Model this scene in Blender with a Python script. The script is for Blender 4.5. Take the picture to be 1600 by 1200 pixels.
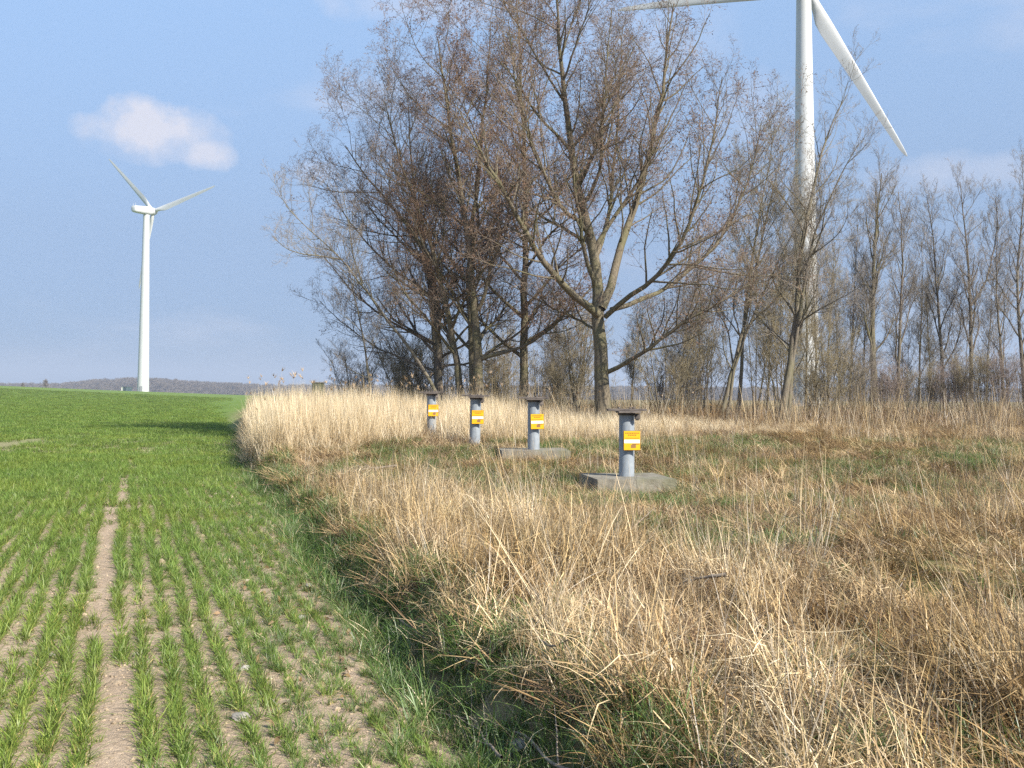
import bpy, math, random
import numpy as np
from mathutils import Matrix, Vector, Euler

sc = bpy.context.scene
for o in list(bpy.data.objects):
    bpy.data.objects.remove(o)
C = sc.collection
rng = np.random.default_rng(7)
R = math.radians

# ------------------------------------------------------------------ camera
EYE = 1.65
PITCH, ROLL = R(2.2), R(0.3)
HORIZON = 612.0
SHIFT = -math.tan(PITCH) + (HORIZON - 600) / 1600.0
cam_d = bpy.data.cameras.new('camera')
cam_d.sensor_fit = 'HORIZONTAL'; cam_d.sensor_width = 36; cam_d.lens = 36
cam_d.shift_y = SHIFT; cam_d.clip_start = 0.1; cam_d.clip_end = 20000
cam = bpy.data.objects.new('camera', cam_d); C.objects.link(cam)
cam.location = (0, 0, EYE)
CAM_M = Matrix.Rotation(R(90) + PITCH, 3, 'X') @ Matrix.Rotation(ROLL, 3, 'Z')
cam.rotation_euler = CAM_M.to_euler()
sc.camera = cam

def at(px, py, Y):
    """photo pixel (1600x1200) at forward distance Y -> world point"""
    d = CAM_M @ Vector(((px - 800) / 1600, (600 - py) / 1600 + SHIFT, -1))
    k = Y / d.y
    return Vector((d.x * k, Y, EYE + d.z * k))

# ------------------------------------------------------------------ sky and sun
SUN_EL = R(37)
SUN_DIR = Vector((0.75, -0.66, 0)).normalized() * math.cos(SUN_EL) + Vector((0, 0, math.sin(SUN_EL)))
sun_az = math.atan2(SUN_DIR.x, SUN_DIR.y)          # clockwise from +Y
w = bpy.data.worlds.new('World'); sc.world = w; w.use_nodes = True
nt = w.node_tree; N = nt.nodes; Lk = nt.links; N.clear()
out = N.new('ShaderNodeOutputWorld'); bg = N.new('ShaderNodeBackground')
sky = N.new('ShaderNodeTexSky'); sky.sky_type = 'NISHITA'; sky.sun_disc = False
sky.sun_elevation = SUN_EL; sky.sun_rotation = sun_az
sky.altitude = 50; sky.air_density = 1.0; sky.dust_density = 0.6; sky.ozone_density = 2.0
SKY_STRENGTH = 0.090
bg.inputs['Strength'].default_value = SKY_STRENGTH
tc = N.new('ShaderNodeTexCoord')
sep = N.new('ShaderNodeSeparateXYZ'); Lk.new(tc.outputs['Generated'], sep.inputs[0])
def M_(op, a, b=None, c=None):
    n = N.new('ShaderNodeMath'); n.operation = op
    for i, v in enumerate((a, b, c)):
        if v is None: continue
        if isinstance(v, (int, float)): n.inputs[i].default_value = v
        else: Lk.new(v, n.inputs[i])
    return n.outputs[0]
az = M_('ARCTAN2', sep.outputs['X'], sep.outputs['Y'])
el = M_('ARCSINE', sep.outputs['Z'])
comb = N.new('ShaderNodeCombineXYZ'); Lk.new(az, comb.inputs[0]); Lk.new(el, comb.inputs[1])
n1 = N.new('ShaderNodeTexNoise'); n1.inputs['Scale'].default_value = 24; n1.inputs['Detail'].default_value = 9
n1.inputs['Roughness'].default_value = 0.62
Lk.new(comb.outputs[0], n1.inputs['Vector'])
mp = N.new('ShaderNodeMapping'); mp.inputs['Scale'].default_value = (1.0, 1.0, 3.2)
Lk.new(tc.outputs['Generated'], mp.inputs['Vector'])
n2 = N.new('ShaderNodeTexNoise'); n2.inputs['Scale'].default_value = 3.1; n2.inputs['Detail'].default_value = 7
n2.inputs['Roughness'].default_value = 0.55
Lk.new(mp.outputs[0], n2.inputs['Vector'])
def puff(px, py, wa, wb, amp, soft=0.9, rough=2.2):
    d = (at(px, py, 100) - Vector((0, 0, EYE))).normalized()
    a0 = math.atan2(d.x, d.y); e0 = math.asin(d.z)
    da = M_('DIVIDE', M_('SUBTRACT', az, a0), wa / 1600.0)
    de = M_('DIVIDE', M_('SUBTRACT', el, e0), wb / 1600.0)
    r2 = M_('ADD', M_('MULTIPLY', da, da), M_('MULTIPLY', de, de))
    f = M_('SUBTRACT', 1.0, r2)
    f = M_('ADD', f, M_('MULTIPLY', M_('SUBTRACT', n1.outputs['Fac'], 0.5), rough))
    f = M_('DIVIDE', f, soft)
    cl = N.new('ShaderNodeClamp'); Lk.new(f, cl.inputs[0])
    return M_('MULTIPLY', M_('SMOOTH_MIN', cl.outputs[0], 1.0, 0.1), amp)
puffs = [puff(240, 200, 92, 44, 0.95, .95, 2.8), puff(165, 200, 55, 26, 0.65, 1.0, 2.8), puff(318, 236, 60, 32, 0.85, 1.0, 2.4), puff(280, 216, 95, 48, .85, 1.2, 2.4),
         puff(250, 228, 120, 30, 0.35, 1.5), puff(1500, 272, 160, 34, 0.5, 1.4), puff(690, 5, 220, 40, 0.6, 1.8),
         puff(1000, 60, 170, 90, 0.5, 2.4), puff(1180, 170, 90, 60, 0.4, 2.0), puff(490, 268, 45, 20, 0.4, 1.4),
         puff(1600, 45, 80, 35, 0.35, 1.8)]
acc = puffs[0]
for p in puffs[1:]:
    acc = M_('MAXIMUM', acc, p)
wide = N.new('ShaderNodeMapRange'); wide.interpolation_type = 'SMOOTHSTEP'
wide.inputs['From Min'].default_value = 0.56; wide.inputs['From Max'].default_value = 0.80
wide.inputs['To Max'].default_value = 0.45
Lk.new(n2.outputs['Fac'], wide.inputs['Value'])
acc = M_('MAXIMUM', acc, wide.outputs[0])
grade = N.new('ShaderNodeMix'); grade.data_type = 'RGBA'; grade.blend_type = 'MULTIPLY'
grade.inputs['Factor'].default_value = 1.0
Lk.new(sky.outputs[0], grade.inputs['A'])
gr = N.new('ShaderNodeValToRGB'); ge = gr.color_ramp.elements
for i_, (p_, c_) in enumerate(((0.0, (.16, .26, .50)), (.05, (.20, .31, .54)), (.15, (.51, .53, .63)), (.37, (1.27, 1.27, 1.26)))):
    if i_ > 1: ge.new(p_)
    ge[i_].position = p_; ge[i_].color = (*c_, 1)
Lk.new(sep.outputs['Z'], gr.inputs[0]); Lk.new(gr.outputs[0], grade.inputs['B'])
vr = N.new('ShaderNodeValToRGB'); ve = vr.color_ramp.elements          # thin even veil of high cloud and haze
ve[0].position = 0.0; ve[0].color = (.36, .47, .66, 1); ve[1].position = .36; ve[1].color = (.405, .605, .93, 1)
Lk.new(sep.outputs['Z'], vr.inputs[0])
vs_ = N.new('ShaderNodeMix'); vs_.data_type = 'RGBA'; vs_.blend_type = 'MULTIPLY'; vs_.inputs['Factor'].default_value = 1
Lk.new(vr.outputs[0], vs_.inputs['A']); vs_.inputs['B'].default_value = (5.84, 5.84, 5.84, 1)
veil = N.new('ShaderNodeMix'); veil.data_type = 'RGBA'; veil.inputs['Factor'].default_value = 0.5
Lk.new(grade.outputs['Result'], veil.inputs['A']); Lk.new(vs_.outputs['Result'], veil.inputs['B'])
cm = N.new('ShaderNodeMix'); cm.data_type = 'RGBA'
Lk.new(acc, cm.inputs['Factor']); Lk.new(veil.outputs['Result'], cm.inputs['A'])
cm.inputs['B'].default_value = (4.5, 4.55, 5.15, 1)
Lk.new(cm.outputs['Result'], bg.inputs['Color']); Lk.new(bg.outputs[0], out.inputs['Surface'])

sl = bpy.data.lights.new('sun', 'SUN'); sl.energy = 5.0; sl.angle = R(0.53); sl.color = (1.0, 0.94, 0.84)
so = bpy.data.objects.new('sun', sl); C.objects.link(so)
so.rotation_euler = SUN_DIR.to_track_quat('Z', 'Y').to_euler()
so.location = (20, -20, 30)
sc.view_settings.view_transform = 'Standard'; sc.view_settings.look = 'None'
sc.view_settings.exposure = 0.95; sc.view_settings.gamma = 1.0; sc.view_settings.use_curve_mapping = False
sc.render.engine = 'CYCLES'
sc.cycles.max_bounces = 5; sc.cycles.diffuse_bounces = 2; sc.cycles.transmission_bounces = 3
sc.cycles.volume_bounces = 0
sc.cycles.use_denoising = False

# ------------------------------------------------------------------ noise helpers
def _hash(ix, iy, seed):
    h = (ix.astype(np.int64) * 374761393 + iy.astype(np.int64) * 668265263 + seed * 974634533) & 0x7fffffff
    h = ((h ^ (h >> 13)) * 1274126177) & 0x7fffffff
    return ((h ^ (h >> 16)) & 0xffff) / 65535.0
def vnoise(x, y, seed=0):
    x = np.asarray(x, float); y = np.asarray(y, float)
    ix = np.floor(x); iy = np.floor(y); fx = x - ix; fy = y - iy
    fx = fx * fx * (3 - 2 * fx); fy = fy * fy * (3 - 2 * fy)
    a = _hash(ix, iy, seed); b = _hash(ix + 1, iy, seed); c = _hash(ix, iy + 1, seed); d = _hash(ix + 1, iy + 1, seed)
    return (a * (1 - fx) + b * fx) * (1 - fy) + (c * (1 - fx) + d * fx) * fy
def fbm(x, y, seed=0, o=4):
    s = 0; a = 0.5; t = 0
    for i in range(o):
        s = s + a * vnoise(x * 2 ** i, y * 2 ** i, seed + i * 17); t += a; a *= 0.5
    return s / t
def sstep(a, b, x):
    t = np.clip((x - a) / (b - a), 0, 1); return t * t * (3 - 2 * t)

# ------------------------------------------------------------------ terrain
def edge_x(y):
    y = np.asarray(y, float)
    base = np.where(y < 20.6, 1.32 - 0.325 * y, -5.375 - 0.275 * (y - 20.6))
    return base + 0.22 * (vnoise(y * 0.45, y * 0 + 3.3, 5) - 0.5) + 0.16 * (vnoise(y * 1.7, y * 0 + 1.1, 6) - 0.5)
def tdist(x, y):
    return (x - edge_x(y)) * 0.95
def height(x, y):
    x = np.asarray(x, float); y = np.asarray(y, float)
    t = tdist(x, y)
    zb = np.interp(y, [0, 4, 10, 14.4, 16, 18.9, 20, 24, 35, 60, 200], [.31, .32, .28, .13, .20, .32, .40, .52, .58, .5, .2])
    zb = zb + (0.16 * (fbm(x * 0.55, y * 0.55, 21, 3) - 0.5) + 0.13 * (fbm(x * 2.1, y * 2.1, 22, 2) - 0.5)) * sstep(.4, 1.6, np.hypot(x - 1.75, y - 15.4))
    yy = np.maximum(y, 1)
    far = sstep(25, 330, y)
    zf = far * np.clip(-.033 * (np.clip(x / yy, -1.2, 1.0) * 365 + 101), -1.2, 2.9)
    zf = zf - 14 * sstep(380, 900, y)
    zf = zf + 0.035 * (fbm(x * 0.9, y * 0.9, 31, 2) - 0.5) + 0.025 * (fbm(x * 7, y * 7, 33, 3) - 0.5) * (y < 40)
    prof = sstep(0.10, 0.55, t)
    ditch = -0.08 * np.exp(-((t - 0.08) / 0.14) ** 2) * (y < 45)
    return zf + prof * zb * (1 - far) + ditch

def axis(lo, a, b, hi, d, g):
    mid = list(np.arange(a, b, d)); r = []; s = d; v = b
    while v < hi: r.append(v); s *= g; v += s
    r.append(hi)
    l = []; s = d; v = a - d
    while v > lo: l.append(v); s *= g; v -= s
    l.append(lo)
    return np.array(l[::-1] + mid + r)

def link(name, mesh, parent=None, mat=None):
    o = bpy.data.objects.new(name, mesh); C.objects.link(o)
    if mat is not None:
        for m in (mat if isinstance(mat, (list, tuple)) else [mat]):
            mesh.materials.append(m)
    if parent is not None: o.parent = parent
    return o
def tag(o, label=None, cat=None, group=None, kind=None):
    if label: o['label'] = label
    if cat: o['category'] = cat
    if group: o['group'] = group
    if kind: o['kind'] = kind
    return o
def empty(name, loc=(0, 0, 0), rz=0):
    o = bpy.data.objects.new(name, None); C.objects.link(o)
    o.location = loc; o.rotation_euler = (0, 0, rz); o.empty_display_size = 0.2
    return o
def mesh_np(name, v, f, smooth=False, col=None, mi=None):
    """v (n,3); f (m,k) constant k; col per-vertex rgb"""
    v = np.asarray(v, np.float32); f = np.asarray(f, np.int32)
    me = bpy.data.meshes.new(name)
    me.vertices.add(len(v)); me.vertices.foreach_set('co', v.ravel())
    k = f.shape[1]
    me.loops.add(f.size); me.loops.foreach_set('vertex_index', f.ravel())
    me.polygons.add(len(f)); me.polygons.foreach_set('loop_start', np.arange(0, f.size, k, dtype=np.int32))
    me.polygons.foreach_set('loop_total', np.full(len(f), k, np.int32))
    if mi is not None: me.polygons.foreach_set('material_index', np.asarray(mi, np.int32))
    me.polygons.foreach_set('use_smooth', np.full(len(f), smooth, bool))
    me.update(calc_edges=True)
    if col is not None:
        a = me.color_attributes.new('col', 'FLOAT_COLOR', 'POINT')
        c4 = np.ones((len(v), 4), np.float32); c4[:, :3] = col
        a.data.foreach_set('color', c4.ravel())
    return me

# ------------------------------------------------------------------ materials
class NT:
    def __init__(s, name):
        s.m = bpy.data.materials.new(name); s.m.use_nodes = True
        s.t = s.m.node_tree; s.t.nodes.clear()
        s.out = s.n('ShaderNodeOutputMaterial')
    def n(s, typ, **kw):
        x = s.t.nodes.new(typ)
        for k, v in kw.items(): setattr(x, k, v)
        return x
    def l(s, a, b): s.t.links.new(a, b)
    def noise(s, scale, detail=4, vec=None, rough=0.5, coord='Object'):
        x = s.n('ShaderNodeTexNoise'); x.inputs['Scale'].default_value = scale
        x.inputs['Detail'].default_value = detail; x.inputs['Roughness'].default_value = rough
        if vec is None:
            vec = s.n('ShaderNodeTexCoord').outputs[coord]
        s.l(vec, x.inputs['Vector']); return x.outputs['Fac']
    def ramp(s, fac, stops):
        r = s.n('ShaderNodeValToRGB'); e = r.color_ramp.elements
        while len(e) < len(stops): e.new(0.5)
        for i, (p, c) in enumerate(stops):
            e[i].position = p; e[i].color = (*c, 1)
        s.l(fac, r.inputs[0]); return r.outputs[0]
    def mix(s, fac, a, b, mode='MIX'):
        x = s.n('ShaderNodeMix'); x.data_type = 'RGBA'; x.blend_type = mode
        for k, v in (('Factor', fac), ('A', a), ('B', b)):
            if isinstance(v, (int, float)): x.inputs[k].default_value = v
            elif isinstance(v, tuple): x.inputs[k].default_value = (*v, 1)
            else: s.l(v, x.inputs[k])
        return x.outputs['Result']
    def math(s, op, a, b=None):
        x = s.n('ShaderNodeMath', operation=op)
        for i, v in enumerate((a, b)):
            if v is None: continue
            if isinstance(v, (int, float)): x.inputs[i].default_value = v
            else: s.l(v, x.inputs[i])
        return x.outputs[0]
    def mapr(s, v, a, b, c=0.0, d=1.0):
        x = s.n('ShaderNodeMapRange'); x.interpolation_type = 'SMOOTHSTEP'
        for k, q in zip(('From Min', 'From Max', 'To Min', 'To Max'), (a, b, c, d)): x.inputs[k].default_value = q
        s.l(v, x.inputs['Value']); return x.outputs[0]
    def principled(s, col, rough=0.6, metal=0.0, bump=None, bstr=0.3, bdist=0.02, spec=0.3):
        p = s.n('ShaderNodeBsdfPrincipled')
        if isinstance(col, tuple): p.inputs['Base Color'].default_value = (*col, 1)
        else: s.l(col, p.inputs['Base Color'])
        if isinstance(rough, float): p.inputs['Roughness'].default_value = rough
        else: s.l(rough, p.inputs['Roughness'])
        p.inputs['Metallic'].default_value = metal
        p.inputs['Specular IOR Level'].default_value = spec
        if bump is not None:
            b = s.n('ShaderNodeBump'); b.inputs['Strength'].default_value = bstr; b.inputs['Distance'].default_value = bdist
            s.l(bump, b.inputs['Height']); s.l(b.outputs[0], p.inputs['Normal'])
        s.l(p.outputs[0], s.out.inputs['Surface']); return p

def blade_mat(name, var=0.25, transl=0.3, gloss=0.08, patch=None):
    """grass blades: vertex colour, varied per plant and in broad patches over the ground"""
    s = NT(name)
    at_ = s.n('ShaderNodeAttribute', attribute_name='col')
    oi = s.n('ShaderNodeObjectInfo')
    v = s.mapr(oi.outputs['Random'], 0, 1, 1 - var, 1 + var)
    vv = s.n('ShaderNodeCombineColor')
    for i in range(3): s.l(v, vv.inputs[i])
    col = s.mix(1.0, at_.outputs['Color'], vv.outputs[0], 'MULTIPLY')
    if patch:
        nz = s.noise(patch[0], 3, vec=oi.outputs['Location'])
        col = s.mix(s.mapr(nz, 0.42, 0.62, 0.0, patch[2]), col, patch[1], 'MULTIPLY')
        if len(patch) > 3:
            nz = s.noise(patch[3], 4, vec=oi.outputs['Location'], rough=.6)
            col = s.mix(s.mapr(nz, 0.44, 0.60, 0.0, patch[5]), col, patch[4], 'MULTIPLY')
    d = s.n('ShaderNodeBsdfDiffuse'); s.l(col, d.inputs[0])
    t = s.n('ShaderNodeBsdfTranslucent'); s.l(col, t.inputs[0])
    g = s.n('ShaderNodeBsdfGlossy'); g.inputs['Roughness'].default_value = 0.45
    g.inputs['Color'].default_value = (.8, .8, .8, 1)
    m1 = s.n('ShaderNodeMixShader'); m1.inputs[0].default_value = transl
    s.l(d.outputs[0], m1.inputs[1]); s.l(t.outputs[0], m1.inputs[2])
    m2 = s.n('ShaderNodeMixShader'); m2.inputs[0].default_value = gloss
    s.l(m1.outputs[0], m2.inputs[1]); s.l(g.outputs[0], m2.inputs[2])
    s.l(m2.outputs[0], s.out.inputs['Surface'])
    return s.m

def mat_ground():
    s = NT('field_soil')
    geo = s.n('ShaderNodeNewGeometry'); pos = geo.outputs['Position']
    sp = s.n('ShaderNodeSeparateXYZ'); s.l(pos, sp.inputs[0])
    n1 = s.noise(1.6, 5, vec=pos); n2 = s.noise(26, 6, vec=pos, rough=0.65); n3 = s.noise(120, 3, vec=pos)
    soil = s.ramp(n1, [(0.25, (.37, .28, .195)), (0.5, (.43, .33, .235)), (0.75, (.49, .385, .28))])
    soil = s.mix(s.mapr(n2, 0.35, 0.65, 0.0, 0.55), soil, (.24, .18, .12))
    # bank: dead thatch over earth
    att = s.n('ShaderNodeAttribute', attribute_name='bank')
    n4 = s.noise(9, 6, vec=pos, rough=0.7)
    litter = s.ramp(n4, [(0.3, (.10, .075, .04)), (0.5, (.21, .155, .08)), (0.7, (.33, .25, .13))])
    gp = s.noise(0.9, 3, vec=pos)
    litter = s.mix(s.mapr(gp, 0.45, 0.62, 0.0, 0.6), litter, (.10, .13, .04))
    col = s.mix(att.outputs['Fac'], soil, litter)
    # closed crop cover in the distance
    n5 = s.noise(0.05, 5, vec=pos); n6 = s.noise(3.0, 4, vec=pos)
    mpx = s.n('ShaderNodeMapping'); mpx.inputs['Rotation'].default_value = (0, 0, R(-20)); mpx.inputs['Scale'].default_value = (.35, .02, 1)
    s.l(pos, mpx.inputs['Vector'])
    n7 = s.noise(1.0, 3, vec=mpx.outputs[0])
    crop = s.ramp(n5, [(0.3, (.115, .175, .04)), (0.55, (.135, .20, .046)), (0.75, (.165, .215, .06))])
    crop = s.mix(s.mapr(n6, 0.3, 0.7, 0.0, 0.25), crop, (.10, .16, .035))
    crop = s.mix(s.mapr(n7, 0.4, 0.7, 0.0, 0.3), crop, (.17, .22, .065))
    farf = s.mapr(sp.outputs['Y'], 14, 48, 0.0, 1.0)
    fm = s.math('MULTIPLY', farf, s.math('SUBTRACT', 1.0, att.outputs['Fac']))
    col = s.mix(fm, col, crop)
    # farmland far beyond the crest
    n8 = s.noise(0.004, 2, vec=pos)
    land = s.ramp(n8, [(0.4, (.16, .19, .07)), (0.55, (.25, .21, .13)), (0.7, (.11, .17, .05))])
    col = s.mix(s.mapr(sp.outputs['Y'], 420, 700), col, land)
    bh = s.math('ADD', n2, s.math('MULTIPLY', n3, 0.4))
    s.principled(col, 0.95, bump=bh, bstr=0.8, bdist=0.03, spec=0.05)
    return s.m

xs = axis(-3500, -13, 15, 3500, 0.11, 1.13); ys = axis(-60, 2, 25, 6000, 0.11, 1.10)
X, Y = np.meshgrid(xs, ys)
Z = height(X, Y)
nx, ny = len(xs), len(ys)
idx = np.arange(nx * ny).reshape(ny, nx)
quads = np.stack([idx[:-1, :-1], idx[:-1, 1:], idx[1:, 1:], idx[1:, :-1]], -1).reshape(-1, 4)
gm = mesh_np('ground', np.stack([X, Y, Z], -1).reshape(-1, 3), quads, True)
a = gm.attributes.new('bank', 'FLOAT', 'POINT')
tt = tdist(X, Y)
bankf = sstep(-0.1, 0.3, tt + 0.5 * (fbm(X * 2, Y * 2, 41) - 0.5)) * (1 - sstep(55, 75, Y) * (1 - sstep(-.20, -.14, X / np.maximum(Y, 1))))
a.data.foreach_set('value', bankf.astype(np.float32).ravel())
ground = link('ground', gm, mat=mat_ground()); tag(ground, 'bare sandy soil and turf of the field and grassy bank', kind='structure')

# ------------------------------------------------------------------ vegetation prototypes
def blades(n, r, L, lean, curl, w, segs, spread, cols, kink=0.0, az=None, azs=None, basecol=None, z0=(-.01, -.01)):
    """n tapering blades as strips of quads -> verts, quads, colours"""
    l = r.uniform(*L, n); th0 = r.uniform(*lean, n); cu = r.uniform(*curl, n)
    ph = r.uniform(0, 2 * np.pi, n) if az is None else r.normal(az, azs, n)
    rad = np.sqrt(r.uniform(0, 1, n)) * spread; ra = r.uniform(0, 2 * np.pi, n)
    P = np.stack([rad * np.cos(ra), rad * np.sin(ra), r.uniform(*z0, n)], -1)
    hd = np.stack([np.cos(ph), np.sin(ph), np.zeros(n)], -1)
    tw = ph + np.pi / 2 + r.normal(0, 0.5, n)
    sd = np.stack([np.cos(tw), np.sin(tw), r.normal(0, .15, n)], -1)
    kk = (r.uniform(0, 1, n) < kink); kp = r.uniform(.35, .8, n); ka = r.uniform(.6, 1.9, n)
    w_ = r.uniform(*w, n)
    ci = r.integers(0, len(cols), n); bc = np.asarray(cols)[ci] * r.uniform(.8, 1.2, (n, 1))
    pts = [P]; th = th0.copy()
    for i in range(segs):
        s = (i + 0.5) / segs
        th = th0 + cu * s ** 1.3 + kk * ka * (s > kp)
        P = P + (hd * np.sin(th)[:, None] + np.array([0, 0, 1.]) * np.cos(th)[:, None]) * (l / segs)[:, None]
        pts.append(P)
    V = []; K = []
    for i, p in enumerate(pts):
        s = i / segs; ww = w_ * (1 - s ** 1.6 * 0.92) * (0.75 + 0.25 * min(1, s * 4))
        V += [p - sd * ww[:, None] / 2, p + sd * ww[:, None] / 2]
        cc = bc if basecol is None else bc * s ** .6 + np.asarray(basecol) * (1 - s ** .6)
        K += [cc, cc]
    V = np.stack(V, 1); K = np.stack(K, 1)                     # n, 2(segs+1), 3
    m = 2 * (segs + 1)
    q = np.array([[2 * i, 2 * i + 1, 2 * i + 3, 2 * i + 2] for i in range(segs)])
    F = (np.arange(n)[:, None, None] * m + q[None]).reshape(-1, 4)
    return V.reshape(-1, 3), F, K.reshape(-1, 3)
def merge(parts):
    V, F, K = [], [], []; o = 0
    for v, f, k in parts:
        V.append(v); F.append(f + o); K.append(k); o += len(v)
    return np.concatenate(V), np.concatenate(F), np.concatenate(K)
def protos(name, fn, count, mat):
    col = bpy.data.collections.new(name)
    for i in range(count):
        v, f, k = merge(fn(np.random.default_rng(1000 + i * 7 + len(name))))
        me = mesh_np(name, v, f, True, k); me.materials.append(mat)
        col.objects.link(bpy.data.objects.new('%s_%02d' % (name, i), me))
    return col
def scatter(name, pts, rot, scl, nvar, coll, label, cat, group=None):
    n = len(pts); me = bpy.data.meshes.new(name)
    me.vertices.add(n); me.vertices.foreach_set('co', np.asarray(pts, np.float32).ravel())
    def attr(nm, typ, data, key):
        a = me.attributes.new(nm, typ, 'POINT'); a.data.foreach_set(key, np.ascontiguousarray(data).ravel())
    attr('rot', 'FLOAT_VECTOR', np.asarray(rot, np.float32), 'vector')
    attr('scl', 'FLOAT_VECTOR', np.asarray(scl, np.float32), 'vector')
    attr('idx', 'INT', rng.integers(0, nvar, n).astype(np.int32), 'value')
    o = link(name, me)
    g = bpy.data.node_groups.new(name, 'GeometryNodeTree')
    g.interface.new_socket('Geometry', in_out='INPUT', socket_type='NodeSocketGeometry')
    g.interface.new_socket('Geometry', in_out='OUTPUT', socket_type='NodeSocketGeometry')
    gi = g.nodes.new('NodeGroupInput'); go = g.nodes.new('NodeGroupOutput')
    ip = g.nodes.new('GeometryNodeInstanceOnPoints'); ci = g.nodes.new('GeometryNodeCollectionInfo')
    ci.inputs['Collection'].default_value = coll; ci.inputs['Separate Children'].default_value = True
    ci.inputs['Reset Children'].default_value = True
    def na(nm, typ):
        x = g.nodes.new('GeometryNodeInputNamedAttribute'); x.data_type = typ; x.inputs['Name'].default_value = nm
        return x.outputs['Attribute']
    er = g.nodes.new('FunctionNodeEulerToRotation')
    g.links.new(na('rot', 'FLOAT_VECTOR'), er.inputs[0])
    g.links.new(gi.outputs[0], ip.inputs['Points']); g.links.new(ci.outputs[0], ip.inputs['Instance'])
    ip.inputs['Pick Instance'].default_value = True
    g.links.new(na('idx', 'INT'), ip.inputs['Instance Index'])
    g.links.new(er.outputs[0], ip.inputs['Rotation']); g.links.new(na('scl', 'FLOAT_VECTOR'), ip.inputs['Scale'])
    g.links.new(ip.outputs[0], go.inputs[0])
    md = o.modifiers.new('scatter', 'NODES'); md.node_group = g
    tag(o, label, cat, group, 'stuff'); return o
def flow(x, y):
    return 2.6 + 5.0 * (fbm(x * .55 + 3, y * .55, 91, 3) - .5) * 2
def place(name, x, y, s, nvar, coll, label, cat, tilt=0.12, dz=0.0, sxy=None, comb=None):
    n = len(x); z = height(x, y) + dz
    az = rng.uniform(0, 2 * np.pi, n) if comb is None else flow(x, y) + rng.normal(0, comb, n)
    rot = np.stack([rng.normal(0, tilt, n), rng.normal(0, tilt, n), az], -1)
    s = np.asarray(s); sx = s if sxy is None else sxy
    return scatter(name, np.stack([x, y, z], -1), rot, np.stack([sx, sx, s], -1), nvar, coll, label, cat)

GREEN = [(.145, .245, .037), (.18, .28, .046), (.115, .208, .033), (.245, .325, .072)]
STRAW = [(.75, .58, .335), (.81, .645, .395), (.63, .465, .255), (.48, .335, .17), (.84, .695, .46)]
BROWN = [(.30, .20, .10), (.22, .14, .075), (.38, .265, .14), (.15, .10, .06)]
GREY = [(.42, .36, .27), (.50, .44, .34), (.35, .29, .21)]
m_wheat = blade_mat('wheat_blade', .25, .35, .025, patch=(.5, (1.2, 1.03, .85), .6))
m_green = blade_mat('green_grass_blade', .3, .35, .05)
m_straw = blade_mat('straw_blade', .32, .12, .05, patch=(.7, (.70, .64, .48), .9, 2.6, (.55, .47, .38), .85))
m_reed = blade_mat('reed_blade', .18, .3, .06, patch=(.35, (.94, .89, .80), .5, 1.6, (.84, .77, .67), .4))

def f_wheat(r):
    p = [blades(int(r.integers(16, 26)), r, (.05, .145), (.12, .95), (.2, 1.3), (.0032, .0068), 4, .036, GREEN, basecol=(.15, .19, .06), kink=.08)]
    p.append(blades(5, r, (.04, .11), (.5, 1.5), (.3, .9), (.003, .005), 3, .045, [(.48, .40, .16), (.38, .33, .11)]))
    return p
def f_wpatch(r):
    return [blades(64, r, (.09, .17), (.1, .8), (.3, 1.2), (.009, .016), 3, .26, GREEN, basecol=(.13, .17, .05)),
            blades(5, r, (.05, .12), (.4, 1.2), (.3, .9), (.006, .010), 3, .25, [(.46, .38, .16)])]
def f_green(r):
    return [blades(30, r, (.10, .30), (.1, .7), (.4, 1.5), (.004, .008), 4, .07, [(.10, .19, .034), (.135, .24, .04), (.08, .15, .028), (.19, .26, .07)], basecol=(.08, .12, .035)),
            blades(6, r, (.10, .28), (.5, 1.2), (.2, 1.2), (.004, .006), 3, .06, STRAW)]
def f_straw(r):      # tussock combed to one side (+X), broken and littered with loose pieces
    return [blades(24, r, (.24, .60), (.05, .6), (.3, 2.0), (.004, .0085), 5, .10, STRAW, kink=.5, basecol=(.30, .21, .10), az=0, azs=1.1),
            blades(18, r, (.2, .45), (.3, 1.0), (.6, 1.8), (.004, .008), 5, .11, BROWN, kink=.5, az=0, azs=1.2),
            blades(14, r, (.10, .32), (.9, 1.9), (-.5, .9), (.004, .008), 4, .16, STRAW + BROWN[:1], kink=.4, z0=(.05, .30)),
            blades(6, r, (.2, .45), (.2, .9), (.8, 2.4), (.009, .014), 5, .10, STRAW[:3] + BROWN[2:3], kink=.4, az=0, azs=1.2),
            blades(7, r, (.45, .85), (.02, .3), (.0, .5), (.003, .0055), 4, .09, GREY + STRAW[:2], kink=.25)]
def f_mat(r):        # flattened thatch, mostly combed towards +X
    return [blades(26, r, (.15, .38), (1.0, 1.55), (-.2, .35), (.004, .008), 4, .16, STRAW[2:4] + BROWN, az=0, azs=.7, z0=(0, .05)),
            blades(14, r, (.10, .28), (.7, 1.5), (-.2, .9), (.004, .008), 4, .16, STRAW + BROWN, kink=.4, z0=(0, .07)),
            blades(5, r, (.10, .26), (.1, .7), (0, 1.0), (.003, .006), 4, .12, STRAW + GREY, kink=.3)]
def f_short(r):      # short tuft, half dead
    return [blades(22, r, (.07, .20), (.2, 1.1), (.3, 1.4), (.004, .008), 4, .07, STRAW[1:] + BROWN[:2], kink=.2),
            blades(10, r, (.07, .18), (.1, .8), (.3, 1.3), (.004, .007), 4, .07, [(.16, .20, .055), (.12, .175, .045)])]
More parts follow.
